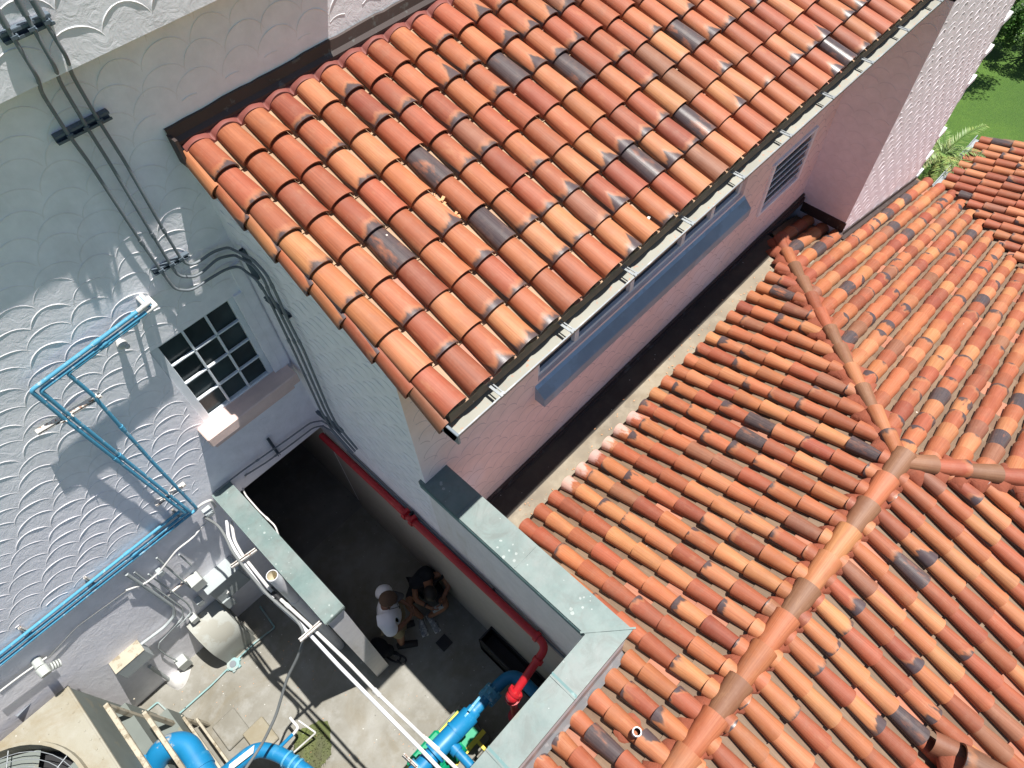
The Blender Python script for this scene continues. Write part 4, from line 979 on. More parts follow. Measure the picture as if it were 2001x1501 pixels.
mb = MB(); a0 = W(566, 1402, 'z', .5); mb.tube(fillet(pxs([(566,1402),(583,1422),(572,1436)], 'z', .45), .03), .019, 10); mb.tube(fillet([W(583,1408,'z',.4), W(617,1432,'z',.3), W(570,1474,'z',.12)], .02), .012, 10)
tag(mb.build('bent_pipe', 'whitepaint', None, None, base=a0), 'white bent pipes standing over the mossy drain spot', 'pipe')
# cooling unit
t = thing('cooling_unit', 'large weathered beige cooling unit with a round fan at the lower left corner', 'cooling unit', (-3.6, 3.9, 0))
X1, Y1, Y0, ZT = -2.50, 4.80, 2.7, 1.80; fc = (-3.62, 3.88); fr_ = .86
mb = MB(); n = 48; sq = []
for i in range(n):
    a = 2*math.pi*i/n; ca, sa = math.cos(a), math.sin(a)
    rx = (X1-fc[0])/ca if ca > 1e-6 else ((-4.9-fc[0])/ca if ca < -1e-6 else 1e9); ry = (Y1-fc[1])/sa if sa > 1e-6 else ((Y0-fc[1])/sa if sa < -1e-6 else 1e9)
    r = min(rx, ry); sq.append((fc[0]+r*ca, fc[1]+r*sa, ZT))
# exact corners
crn = [(X1,Y1),(-4.9,Y1),(-4.9,Y0),(X1,Y0)]
ringp = [(fc[0]+fr_*1.04*math.cos(2*math.pi*i/n), fc[1]+fr_*1.04*math.sin(2*math.pi*i/n), ZT) for i in range(n)]
mb.add(sq + ringp, [(i, (i+1) % n, n+(i+1) % n, n+i) for i in range(n)])
for cx, cy in crn:
    a = math.atan2(cy-fc[1], cx-fc[0]) % (2*math.pi); i = int(a/(2*math.pi)*n); mb.add([sq[i], sq[(i+1) % n], (cx, cy, ZT)], [(0,1,2)])
for (a, b) in (((X1,Y1),(-4.9,Y1)), ((X1,Y0),(X1,Y1)), ((-4.9,Y0),(X1,Y0))): mb.add([(*a,.0),(*b,.0),(*b,ZT),(*a,ZT)], [(0,1,2,3)], 1 if a[0] == b[0] else 0)
mb.obox((X1+.006, (Y0+Y1)/2, ZT-.015), (.012,0,0), (0,(Y1-Y0)/2,0), (0,0,.018), 0, .004)
rg = random.Random(6)
for k in range(16): mb.cyl((X1-.07, Y0+.13*k+.1, ZT), (X1-.07, Y0+.13*k+.1, ZT+.006), .012, 8)
mb.build('casing', ['fibre', 'fibredark'], t)
mb = MB(); 
for (r0, z0_, r1_, z1_) in ((.90,ZT,.895,ZT+.07),(.895,ZT+.07,.86,ZT+.08),(.86,ZT+.08,.84,ZT-.3)):
    vs = [(fc[0]+r*math.cos(2*math.pi*i/n), fc[1]+r*math.sin(2*math.pi*i/n), z) for r, z in ((r0,z0_),(r1_,z1_)) for i in range(n)]
    mb.add(vs, [(i, (i+1) % n, n+(i+1) % n, n+i) for i in range(n)], 0, True)
mb.build('fan_ring', 'fibre', t)
mb = MB()
for r in (.80, .73, .66, .58, .5, .42, .34, .26, .18):
    mb.tube([(fc[0]+r*math.cos(2*math.pi*i/40), fc[1]+r*math.sin(2*math.pi*i/40), ZT+.03+.05*(1-r)) for i in range(41)], .0045, 6, 0, False)
for k in range(8): a = k*math.pi/4+.3; mb.tube([(fc[0]+.1*math.cos(a), fc[1]+.1*math.sin(a), ZT+.08), (fc[0]+.85*math.cos(a), fc[1]+.85*math.sin(a), ZT+.03)], .006, 6)
mb.build('fan_guard', 'galv', t)
mb = MB(); mb.cyl((fc[0],fc[1],ZT-.2), (fc[0],fc[1],ZT-.05), .14, 20)
for k in range(6):
    a = k*math.pi/3; ca, sa = math.cos(a), math.sin(a); vs = []
    for j in range(6):
        r = .12+.70*j/5; wv = .10+.10*j/5; tw = .09*(1-j/8)
        vs += [(fc[0]+r*ca-wv*sa, fc[1]+r*sa+wv*ca, ZT-.12+tw), (fc[0]+r*ca+wv*sa, fc[1]+r*sa-wv*ca, ZT-.12-tw)]
    mb.add(vs, [(2*j, 2*j+1, 2*j+3, 2*j+2) for j in range(5)], 0, True)
mb.build('fan_blades', 'fibredark', t)
mb = MB(); mb.add([(fc[0]+.84*math.cos(2*math.pi*i/n), fc[1]+.84*math.sin(2*math.pi*i/n), ZT-.35) for i in range(n)], [tuple(range(n))]); mb.build('fan_well', 'black', t)
p = W(52, 1378, 'z', ZT+.006); mb = MB(); mb.obox((p[0],p[1],ZT+.004), (.13,.02,0), (-.006,.022,0), (0,0,.003), 0, .002); mb.cyl((p[0],p[1],ZT+.006), (p[0],p[1],ZT+.010), .014, 12, 1)
mb.build('lifting_slot', ['greypaint', 'boxwhite'], t)
t = thing('basin_frame', 'cream fibreglass rails and dark basin beside the cooling unit', 'basin frame', (-2.3, 4., 0))
mb = MB(); mb.box((-2.5, 2.7, .05), (-2.36, 4.62, .90)); mb.box((-2.36, 2.7, .05), (-2.12, 4.35, .55)); mb.build('basin', 'fibredark', t)
for (xa, xb, y1_, z) in ((-2.40,-2.345,4.47,1.48), (-2.185,-2.135,4.17,1.28), (-2.075,-2.04,4.16,.42), (-1.98,-1.95,4.05,.36)):
    mb = MB(); mb.obox(((xa+xb)/2, (2.7+y1_)/2, z), ((xb-xa)/2,0,0), (0,(y1_-2.7)/2,0), (0,0,.025), 0, .005)
    for k in range(9): mb.cyl(((xa+xb)/2, 2.85+.19*k, z+.024), ((xa+xb)/2, 2.85+.19*k, z+.034), .009, 6)
    mb.build('rail', 'cream', t)
    mb = MB(); mb.obox(((xa+xb)/2, y1_-.03, z/2), ((xb-xa)/2,0,0), (0,.025,0), (0,0,z/2), 0, .004); mb.build('post', 'cream', t)
# big worn blue elbow, second blue elbow
t = thing('blue_elbow_pipe', 'very thick worn blue pipe elbow with flaking paint at the bottom edge', 'pipe', W(345,1470,'z',1.0))
pts = fillet([W(283,1530,'z',.75), W(318,1462,'z',1.0), W(362,1450,'z',1.0), W(420,1545,'z',1.0)], .28, 8)
mb = MB(); mb.tube(pts, .138, 20); mb.build('elbow', 'blueworn', t)
mb = MB(); p0, p1 = pts[-1], pts[-2]; mb.tube([p1 + (p0-p1)*.25, p1 + (p0-p1)*.5], .152, 20); mb.build('flange', 'blue2', t)
mb = MB(); q = W(285,1488,'z',1.0); mb.cyl(q - [.0,0,.2], q, .05, 12); mb.cyl(q, q + [0,0,.04], .07, 6); mb.build('valve', 'blue2', t)
t = thing('blue_branch_pipe', 'glossy blue elbow pipe with clamp rings and a thin blue branch', 'pipe', W(520,1480,'z',.6))
pts = fillet([W(430,1520,'z',.62), W(500,1462,'z',.62), W(545,1472,'z',.62), W(640,1540,'z',.62)], .18, 8)
mb = MB(); mb.tube(pts, .088, 18); mb.build('pipe_run', 'blue2', t)
a, b = W(545,1472,'z',.62), W(640,1540,'z',.62)
for tt in (.17, .30, .40): mb = MB(); p, q, r = coup(a, b, tt, .103, .025); mb.cyl(p, q, r, 20); mb.build('clamp_ring', 'blue', t)
mb = MB(); mb.cyl(W(543,1464,'z',.66), W(571,1436,'z',.5), .022, 10); mb.build('branch', 'blue2', t)
mb = MB(); a, b = W(447,1502,'z',.74), W(496,1464,'z',.74); d = (b-a)/2; mb.obox((a+b)/2, d, np.array([.03,.03,0]), (0,0,.006), 0); mb.build('worn_strip', 'whitepaint', t)
# red fire main
t = thing('red_fire_pipe', 'dark red fire main running along the courtyard wall and turning at its end', 'pipe', (1.33, 4.7, 2.4))
ra = [(1.325, 4.86, 2.40), (1.335, 1.08, 2.56), (.80, 1.05, 2.30)]; fl = fillet(ra, .10)
mb = MB(); mb.tube(fl, .043, 14); mb.build('pipe_run', 'red', t)
for yy in (3.28, 3.16): mb = MB(); mb.cyl((1.329, yy, 2.47), (1.329, yy-.05, 2.472), .062, 16); mb.obox((1.329, yy-.025, 2.535), (.05,0,0), (0,.02,0), (0,0,.02), 0, .005); mb.build('coupling', 'red', t)
for p, q in (((1.335,1.24,2.555),(1.335,1.20,2.556)), ((1.20,1.065,2.50),(1.16,1.064,2.48))): mb = MB(); mb.cyl(p, q, .058, 16); mb.build('coupling', 'red', t)
mb = MB(); q = np.array([.78,1.05,2.28]); mb.sphere(q, .07, 0, 16, 10); mb.cyl(q + [.03,0,.02], q + [.06,0,.04], .075, 14); mb.cyl(q + [0,0,-.06], q + [0,0,-.10], .08, 14)
for k in range(6): a = k*math.pi/3; mb.cyl(q + [.07*math.cos(a), .07*math.sin(a), -.11], q + [.07*math.cos(a), .07*math.sin(a), -.05], .011, 6)
for k in range(4): a = k*math.pi/2+.5; mb.cyl(q + [.02,.075*math.cos(a),.075*math.sin(a)], q + [.07,.075*math.cos(a),.075*math.sin(a)+.03], .011, 6)
mb.build('valve', 'red', t)
mb = MB(); mb.tube([(.78,1.05,2.2),(.78,1.05,.05)], .042, 14); mb.cyl((.78,1.05,.05), (.78,1.05,.12), .12, 16); mb.cyl((.78,1.05,.9), (.78,1.05,1.0), .09, 16); mb.build('riser', 'red', t)
# blue pump line with green pump
t = thing('pump_set', 'green and yellow water pump under a bright blue pipe line', 'pump', (0, 1.45, 0))
mb = MB(); mb.tube(fillet([(1.12,.77,1.0),(1.12,1.42,1.0),(.42,1.45,1.0)], .20, 8), .074, 20); mb.build('pipe_run', 'blue2', t)
mb = MB(); mb.tube([(.50,1.445,1.0),(.44,1.446,1.0),(.43,1.446,1.0),(-.10,1.46,1.0)], [.088,.088,.115,.115], 22); mb.build('reducer', 'blue2', t)
mb = MB(); mb.tube([(-.10,1.46,1.0),(-.9,1.48,1.0)], .10, 20); mb.build('suction_pipe', 'blue2', t)
for xx in (.20, -.12, -.20, -.34): mb = MB(); mb.cyl((xx,1.46,1.0), (xx-.03,1.46,1.0), .14 if xx < 0 else .122, 22); mb.build('flange', 'blue2' if xx > -.3 else 'blue', t)
mb = MB(); mb.cyl((.80,1.43,1.0), (.76,1.43,1.0), .115, 20); mb.cyl((.72,1.43,1.0), (.68,1.43,1.0), .115, 20); mb.cyl((.76,1.43,1.0), (.72,1.43,1.0), .10, 20)
for k in range(8): a = k*math.pi/4; mb.cyl((.83,1.43+.10*math.cos(a),1.0+.10*math.sin(a)), (.65,1.43+.10*math.cos(a),1.0+.10*math.sin(a)), .011, 6)
mb.build('valve_body', 'blue', t)
mb = MB(); mb.cyl((.74,1.43,1.1), (.74,1.43,1.17), .022, 10); mb.obox((.60,1.47,1.17), (.17,.012,0), (-.001,.016,0), (0,0,.006), 0, .003); mb.obox((.40,1.46,1.11), (.04,0,0), (0,.01,0), (0,0,.012), 0); mb.build('lever', 'blue', t)
mb = MB(); mb.cyl((.05,1.46,1.0), (.06,.80,1.0), .055, 16); mb.cyl((.05,1.33,1.0), (.05,1.27,1.0), .075, 16); mb.build('side_branch', 'blue2', t)
mb = MB(); mb.obox((-.15,1.52,.25), (.55,0,0), (0,.20,0), (0,0,.05), 0, .01); mb.obox((-.2,1.52,.5), (.25,0,0), (0,.17,0), (0,0,.22), 0, .03); mb.cyl((-.55,1.45,.5), (.15,1.45,.5), .18, 20)
for k in range(5): mb.cyl((-.5+.13*k,1.45,.5), (-.49+.13*k,1.45,.5), .20, 20)
mb.build('pump_body', 'green', t)
mb = MB(); mb.obox((-.15,1.68,.305), (.53,0,0), (0,.03,0), (0,0,.006), 0); mb.obox((-.15,1.30,.305), (.60,0,0), (0,.03,0), (0,0,.006), 0); mb.obox((.30,1.06,.5), (.02,0,0), (0,.18,0), (0,0,.03), 0, .004); mb.build('guard_stripe', 'yellow', t)
mb = MB(); mb.obox((-.15,1.48,.10), (.60,0,0), (0,.28,0), (0,0,.10), 0, .01); mb.build('plinth', 'floor', t)
for lab, a, b in (('rusty white bracket at the blue pipe nearest the red valve', (826,1438), (858,1466)), ('rusty white bracket at the very bottom of the courtyard', (788,1475), (815,1500))):
    strut(lab, W(*a,'z',1.6), W(*b,'z',1.6), (0,0,1), 'rusty', .018, .016, 'rusty brackets above the pump')
# dark tank by the wall
t = thing('dark_box', 'low open black box standing against the shaded courtyard wall', 'box', (1.28, 1.6, 0))
mb = MB(); x0, x1, y0_, y1_, h = 1.15, 1.385, 1.05, 2.08, .55
for lo, hi in (((x0,y0_,0),(x0+.02,y1_,h)), ((x1-.02,y0_,0),(x1,y1_,h)), ((x0,y0_,0),(x1,y0_+.02,h)), ((x0,y1_-.02,0),(x1,y1_,h)), ((x0,y0_,0),(x1,y1_,.22))): mb.box(lo, hi)
mb.build('case', 'black', t)
# roof pipe and ridge cowl
q = W(1245, 1430, 'z', 3.27); t = thing('roof_vent_pipe', 'short open white vent pipe standing in red mortar on the tiles', 'vent pipe', (q[0], q[1], 2.95))
mb = MB(); mb.tube([(q[0],q[1],2.9),(q[0],q[1],3.1),(q[0],q[1],3.27)], .041, 20, 0, True, .76); mb.build('pipe', ['pvc', 'black'], t)
mb = MB(); vs = []; rg = random.Random(12)
for j, (r, z) in enumerate(((.05,3.15),(.07,3.12),(.12,3.09),(.18,3.03))):
    for i in range(20): a = 2*math.pi*i/20; rr = r*(1+rg.uniform(-.1,.1)); vs.append((q[0]+rr*math.cos(a), q[1]+rr*math.sin(a), z+k*.3*0 + (.33*(rr*math.sin(a)) if j > 1 else 0)))
mb.add(vs, [(j*20+i, j*20+(i+1) % 20, (j+1)*20+(i+1) % 20, (j+1)*20+i) for j in range(3) for i in range(20)], 0, True); mb.build('mortar_collar', 'mortar', t)
q = W(1885, 1480, 'z', 3.05); t = thing('roof_cowl', 'brown terracotta vent cowl rising at the lower right corner', 'roof vent', (q[0], q[1], 2.7))
mb = MB(); Dn = np.array([.25,-.95,.0]); Dn /= np.linalg.norm(Dn)
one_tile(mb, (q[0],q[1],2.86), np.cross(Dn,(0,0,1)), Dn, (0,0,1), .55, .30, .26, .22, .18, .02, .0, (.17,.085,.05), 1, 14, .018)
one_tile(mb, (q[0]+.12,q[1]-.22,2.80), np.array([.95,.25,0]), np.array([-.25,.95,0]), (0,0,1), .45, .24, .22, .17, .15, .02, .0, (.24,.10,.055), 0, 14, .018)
mb.build('tile_hood', 'tile', t)
mb = MB(); mb.sphere((q[0],q[1]-.15,2.84), .19, 0, 16, 8, (1.2,1.5,.75)); mb.build('mortar', 'mortar', t)
# litter and broken tile chips on the big roof
def rp(px, py, off=.0):
    n_ = np.array([0, -SL, 1.]); c_ = n_ @ np.array([0, 2.12, ROOFZ(2.12)+off]); d = CR.T @ np.array([(px-1000.5)/FPX, (py-750.5)/FPX, 1.]); tt = (c_-n_@CAMP)/(n_@d); return CAMP + d*tt
mb = MB(); rg = random.Random(77)
for (px, py, n_, sp_) in ((800,345,9,16),(778,400,7,14),(862,390,10,18),(735,535,7,12),(990,535,4,10),(1080,395,3,8),(640,455,3,6),(905,470,5,10),(760,560,3,10)):
    for _ in range(n_):
        u_ = rg.gauss(0, 1); p = rp(px + u_*sp_*.8, py + u_*sp_*.8 + rg.uniform(-5, 5), .055); s_ = rg.uniform(.007, .026); a = rg.uniform(0, 3)
        mb.obox(p, (s_*math.cos(a), s_*math.sin(a), .004), (-s_*.5*math.sin(a), s_*.5*math.cos(a), .002), (0,0,.004), 0)
o = mb.build('broken_tile_chips', 'chip', None, None, base=rp(850,390)); tag(o, 'scattered broken clay chips lying between the big roof tiles', 'debris', None, 'stuff')
for lab, px, py, m_ in (('white scrap of litter on a dark tile of the big roof', 937, 196, 'litter'), ('crumpled pale scrap lying between tile rows on the big roof', 849, 243, 'litter'), ('small yellow scrap of litter on the big roof', 989, 239, 'yellow'), ('grey scrap of litter by the gutter end of a tile row', 1264, 427, 'litter')):
    p = rp(px, py, .085); mb = MB(); mb.sphere(p, .012, 0, 7, 5, (1.2,.8,.5)); mb.obox(p + [.01,-.01,.004], (.012,.004,.003), (-.004,.010,0), (0,0,.002), 0)
    tag(mb.build('litter', m_, None, None, base=p), lab, 'litter', 'scraps of litter on the big roof')
# ------------------------------------------------------------------ people
def skin(name, nodes, edges, mat, parent=None, sub=2, base=None, root=None):
    """nodes: name -> (point, radius or (rx, ry)); grown with a Skin modifier"""
    keys = list(nodes); off = np.array(parent_origin(parent)) if parent is not None else np.array(base, float)
    me = bpy.data.meshes.new(name); me.from_pydata([tuple(np.array(nodes[k][0], float)-off) for k in keys], [(keys.index(a), keys.index(b)) for a, b in edges], [])
    me.materials.append(MAT[mat]); o = bpy.data.objects.new(name, me); COL.objects.link(o)
    if parent is not None: o.parent = parent
    else: o.location = tuple(off)
    m = o.modifiers.new('skin', 'SKIN'); m.use_smooth_shade = True; m.branch_smoothing = .4
    sv = me.skin_vertices[0].data if me.skin_vertices else None
    if sv is None:
        bm_ = None; bpy.context.view_layer.objects.active = o; bpy.ops.mesh.customdata_skin_add(); sv = me.skin_vertices[0].data
    for i, k in enumerate(keys):
        r = nodes[k][1]; sv[i].radius = (r, r) if not hasattr(r, '__len__') else r
        sv[i].use_root = (k == (root or keys[0]))
    s = o.modifiers.new('sub', 'SUBSURF'); s.levels = sub; s.render_levels = sub
    return o
def hand(nd, ed, tag_, wrist, dirv, side, curl):
    """palm with four fingers and a thumb hanging from node tag_; dirv along the hand, side towards the thumb, curl palm normal"""
    w_ = np.array(wrist, float); d = np.array(dirv, float); d /= np.linalg.norm(d); s_ = np.array(side, float); s_ = s_-d*(s_@d); s_ /= np.linalg.norm(s_); c = np.array(curl, float); c = c-d*(c@d)-s_*(c@s_); c /= np.linalg.norm(c)
    nd[tag_+'palm'] = (w_+d*.045, (.030,.018)); ed.append((tag_, tag_+'palm'))
    nd[tag_+'kn'] = (w_+d*.085, (.034,.015)); ed.append((tag_+'palm', tag_+'kn'))
    for k, (o_, L) in enumerate(((.028,.070),(.010,.080),(-.010,.074),(-.028,.058))):
        a = w_+d*.10+s_*o_; b = a+d*L*.5+c*.012; e = b+d*L*.25+c*.030
        for q, (p, r) in enumerate(((a,.0095),(b,.009),(e,.0075))):
            nd['%sf%d%d' % (tag_,k,q)] = (p, r); ed.append((tag_+'kn' if q == 0 else '%sf%d%d' % (tag_,k,q-1), '%sf%d%d' % (tag_,k,q)))
    a = w_+d*.04+s_*.040; b = a+d*.035+s_*.015+c*.01; e = b+d*.03+c*.012
    for q, (p, r) in enumerate(((a,.012),(b,.0105),(e,.008))):
        nd['%st%d' % (tag_,q)] = (p, r); ed.append((tag_+'palm' if q == 0 else '%st%d' % (tag_,q-1), '%st%d' % (tag_,q)))
def shoe(parent, heel, toe, name='shoe', mat='shoe'):
    h, t_ = np.array(heel, float), np.array(toe, float); d = (t_-h); L = np.linalg.norm(d); d /= L; s_ = np.cross(d, (0,0,1.)); s_ /= np.linalg.norm(s_); u_ = np.cross(s_, d); mb = MB()
    secs = [(-.03,.028,.055),(.0,.040,.085),(.25*L,.043,.090),(.5*L,.045,.070),(.8*L,.050,.050),(L,.040,.035),(L+.025,.018,.018)]
    vs = []; n = 12
    for (a, wd, ht) in secs:
        for i in range(n):
            th = 2*math.pi*i/n; vs.append(h + d*a + s_*wd*math.cos(th) + u_*(ht*.5 + ht*.5*math.sin(th)))
    mb.add(vs, [(j*n+i, j*n+(i+1) % n, (j+1)*n+(i+1) % n, (j+1)*n+i) for j in range(len(secs)-1) for i in range(n)] + [tuple(range(n)), tuple(reversed(range(len(vs)-n, len(vs))))], 0, True)
    o = mb.build(name, mat, parent)
    mb = MB(); mb.obox(h + d*(L*.5) + u_*.008, d*(L*.5+.025), s_*.046, u_*.010, 0, .006); mb.build('sole', 'litter' if mat == 'shoe' else mat, o)
# standing man
B = np.array([.53, 3.0, 0.]); F = np.array([.84, -.54, 0]); F /= np.linalg.norm(F); Rr = np.array([F[1], -F[0], 0.]); U = np.array([0,0,1.])
def q_(r, f, z): return B + Rr*r + F*f + U*z
nd = {}; ed = []
def add(k, p, r, to=None):
    nd[k] = (p, r)
    if to: ed.append((to, k))
add('pel', q_(0,0,.95), (.12,.09)); add('wai', q_(0,-.01,1.12), (.10,.075), 'pel'); add('che', q_(0,.0,1.34), (.115,.08), 'wai'); add('nb', q_(0,.02,1.47), .07, 'che'); add('nk', q_(0,.045,1.53), .056, 'nb')
add('hd', q_(0,.085,1.60), (.074,.085), 'nk'); add('ht', q_(0,.095,1.68), (.076,.09), 'hd'); add('nose', q_(0,.185,1.60), .014, 'hd')
for s_ in (-1, 1):
    t_ = 'l' if s_ < 0 else 'r'
    add('ear'+t_, q_(.086*s_,.08,1.61), .018, 'hd')
    add('sh'+t_, q_(.185*s_,.0,1.40), .046, 'che'); add('el'+t_, q_(.25*s_,.03,1.13), .042, 'sh'+t_); add('wr'+t_, q_(.085*s_,.24,1.02), .028, 'el'+t_)
    hand(nd, ed, 'wr'+t_, q_(.085*s_,.24,1.02), F*.5 - Rr*s_*.8 - U*.25, U, -F)
    add('hip'+t_, q_(.09*s_,0,.90), .095, 'pel'); add('kn'+t_, q_(.11*s_,.03,.50), .060, 'hip'+t_); add('ca'+t_, q_(.12*s_,.0,.34), .058, 'kn'+t_); add('an'+t_, q_(.12*s_,-.02,.09), .038, 'ca'+t_)
man = skin('person', nd, ed, 'skin2', None, 2, B)
tag(man, 'standing man in white t-shirt, khaki shorts and brown cap with hands joined', 'person')
skin('tshirt', {'pel': (q_(0,.005,.90), (.21,.175)), 'wai': (q_(0,0,1.12), (.22,.185)), 'che': (q_(0,.0,1.36), (.22,.175)), 'nb': (q_(0,.012,1.49), (.115,.105)),
  's0': (q_(-.10,0,1.42), .13), 's1': (q_(.10,0,1.42), .13), 'sl': (q_(-.20,.0,1.41), .108), 'ml': (q_(-.255,.02,1.18), .095), 'sr': (q_(.20,.0,1.41), .108), 'mr': (q_(.255,.02,1.18), .095)},
  [('pel','wai'),('wai','che'),('che','nb'),('che','s0'),('s0','sl'),('sl','ml'),('che','s1'),('s1','sr'),('sr','mr')], 'white_cloth', man)
skin('shorts', {'pel': (q_(0,0,.93), (.165,.13)), 'hl': (q_(-.095,0,.86), .105), 'kl': (q_(-.115,.03,.50), .088), 'hr': (q_(.095,0,.86), .105), 'kr': (q_(.115,.03,.50), .088)},
  [('pel','hl'),('hl','kl'),('pel','hr'),('hr','kr')], 'khaki', man)
for s_ in (-1, 1): shoe(man, q_(.12*s_,-.07,.0), q_(.14*s_,.16,.0), 'shoe', 'black')
mb = MB(); c = q_(0,.088,1.675); n = 20; vs = []
for j in range(7):
    ph = math.pi/2*j/6
    for i in range(n): th = 2*math.pi*i/n; vs.append(c + Rr*.098*math.cos(ph)*math.cos(th) + F*.112*math.cos(ph)*math.sin(th) + U*.095*math.sin(ph))
mb.add(vs, [(j*n+i, j*n+(i+1) % n, (j+1)*n+(i+1) % n, (j+1)*n+i) for j in range(6) for i in range(n)], 0, True)
vs = []
for j, (a, dz) in enumerate(((.10,.0),(.14,.004),(.185,-.012))):
    for i in range(9): th = math.radians(30+120*i/8); vs.append(c + Rr*(.095+.0*a)*math.cos(th)*(1.0 if j < 2 else .8) + F*(.112*math.sin(th) + (a-.10)*math.sin(th)) + U*dz)
mb.add(vs, [(j*9+i, j*9+i+1, (j+1)*9+i+1, (j+1)*9+i) for j in range(2) for i in range(8)], 1, True)
mb.build('cap', ['capbrown', 'black'], man)
mb = MB(); mb.tube(fillet([q_(-.07,.06,1.50), q_(-.04,.14,1.40), q_(.0,.155,1.30), q_(.04,.14,1.40), q_(.07,.06,1.50)], .05), .004, 6); mb.obox(q_(0,.158,1.27), Rr*.014, F*.004, U*.022); mb.build('lanyard', 'black', man)
# seated man
def w3(px, py, z): return W(px, py, 'z', z)
hipc = w3(842,1150,.17) + [.03,.06,0]; shc = w3(835,1130,.66); F2 = np.array([-.42,-.9,0.]); F2 /= np.linalg.norm(F2); R2 = np.array([F2[1], -F2[0], 0.])
hipc = shc*[1,1,0] - F2*.20 + U*.17; hipc[0] = min(hipc[0], 1.22); 
shl, shr = shc - R2*.19, shc + R2*.19    # left and right of the man
hd = w3(840,1158,.80); wl, wr_ = w3(866,1168,.50), w3(836,1185,.50)
kl = w3(872,1183,.42); kr = w3(797,1182,.42); al = w3(838,1205,.10); ar = w3(826,1208,.10)
# the man's own right side is towards -X here
sides = sorted([shl, shr], key=lambda p: p[0]); sW, sE = sides
nd = {}; ed = []
add('pel', hipc, (.12,.09)); add('wai', hipc*.55+shc*.45+[0,0,.02], (.10,.08), 'pel'); add('che', shc + [0,0,-.07] - F2*.02, (.11,.08), 'wai'); add('nb', shc*.55+hd*.45+[0,0,.0], .060, 'che')
add('hd', hd*1., (.078,.085), 'nb'); add('ht', hd + F2*.05 + [0,0,-.015], (.075,.075), 'hd'); add('nose', hd + F2*.10 + [0,0,-.085], .014, 'hd')
Rv = (sE-sW)/np.linalg.norm(sE-sW)
for t_, s_, sh_, k_, a_, w_ in (('w', -1, sW, kr, ar, wr_), ('e', 1, sE, kl, al, wl)):
    add('ear'+t_, hd + Rv*s_*.085, .016, 'hd'); add('sh'+t_, sh_ + [0,0,-.03], .046, 'che')
    elb = sh_*.45 + w_*.55 + Rv*s_*.09 + [0,0,-.07]; add('el'+t_, elb, .042, 'sh'+t_); add('wr'+t_, w_, .028, 'el'+t_)
    hand(nd, ed, 'wr'+t_, w_, F2*.6 - Rv*s_*.5 + U*.05, U + F2*.2, -Rv*s_)
    add('hip'+t_, hipc + Rv*s_*.10 + F2*.04, .095, 'pel'); add('kn'+t_, k_, .062, 'hip'+t_); add('ca'+t_, k_*.6+a_*.4, .056, 'kn'+t_); add('an'+t_, a_, .038, 'ca'+t_)
man2 = skin('person', nd, ed, 'skin', None, 2, hipc*[1,1,0])
tag(man2, 'man in black t-shirt sitting against the shaded wall, head bent over a pale controller', 'person')
skin('tshirt', {'pel': (hipc + [0,0,.02], (.20,.17)), 'wai': (hipc*.55+shc*.45+[0,0,.03], (.22,.18)), 'che': (shc + [0,0,-.03] - F2*.02, (.225,.175)), 'nb': (shc*.85+hd*.15, (.11,.10)),
  'a0': (sW*.5+shc*.5, .14), 'c0': (sE*.5+shc*.5, .14), 'a': (sW, .108), 'b': (sW*.72+nd['elw'][0]*.28+[0,0,-.01], .085), 'c': (sE, .108), 'd': (sE*.72+nd['ele'][0]*.28+[0,0,-.01], .085)},
  [('pel','wai'),('wai','che'),('che','nb'),('che','a0'),('a0','a'),('a','b'),('che','c0'),('c0','c'),('c','d')], 'black_cloth', man2)
skin('shorts', {'pel': (hipc, (.165,.14)), 'a': (nd['hipw'][0], .11), 'b': (kr*.85+nd['hipw'][0]*.15, .088), 'c': (nd['hipe'][0], .11), 'd': (kl*.85+nd['hipe'][0]*.15, .088)},
  [('pel','a'),('a','b'),('pel','c'),('c','d')], 'black_cloth', man2)
shoe(man2, al*[1,1,0] + [.02,.03,0], al*[1,1,0] + F2*.20 + Rv*.05); shoe(man2, ar*[1,1,0] + [-.02,.03,0], ar*[1,1,0] + F2*.20 - Rv*.04)
mb = MB(); c = hd + [0,0,.03] + F2*.02; vs = []; n = 20; up2 = U*.8 + F2*.35; up2 /= np.linalg.norm(up2); f2b = np.cross(Rv, up2)
for j in range(9):
    ph = -.5 + (math.pi/2+.5)*j/8
    for i in range(n): th = 2*math.pi*i/n; vs.append(c + Rv*.094*math.cos(ph)*math.cos(th) + f2b*.104*math.cos(ph)*math.sin(th) + up2*.092*math.sin(ph))
mb.add(vs, [(j*n+i, j*n+(i+1) % n, (j+1)*n+(i+1) % n, (j+1)*n+i) for j in range(8) for i in range(n)], 0, True); mb.build('hair', 'hair', man2)
mb = MB()
p = wr_*1.; d = (nd['elw'][0]-wr_); d /= np.linalg.norm(d); mb.cyl(p + d*.02, p + d*.045, .034, 14); mb.build('wristband', 'black', man2)
cc = (wl+wr_)/2 + F2*.09 + [0,0,.01]
t = thing('controller', 'pale handheld controller held in both hands by the seated man', 'controller', cc)
mb = MB(); dv = (wl-wr_); dv /= np.linalg.norm(dv); sv_ = np.cross(dv, U); sv_ /= np.linalg.norm(sv_)
mb.obox(cc, dv*.075, sv_*.038, U*.012, 0, .006); mb.build('body', 'boxgrey', t)
mb = MB(); mb.obox(cc + U*.014, dv*.052, sv_*.030, U*.003, 0, .002); mb.build('screen', 'boxwhite', t)
for s_ in (-1, 1): mb = MB(); mb.cyl(cc + dv*.062*s_ + U*.010, cc + dv*.062*s_ + U*.026, .010, 10); mb.build('stick', 'black', t)
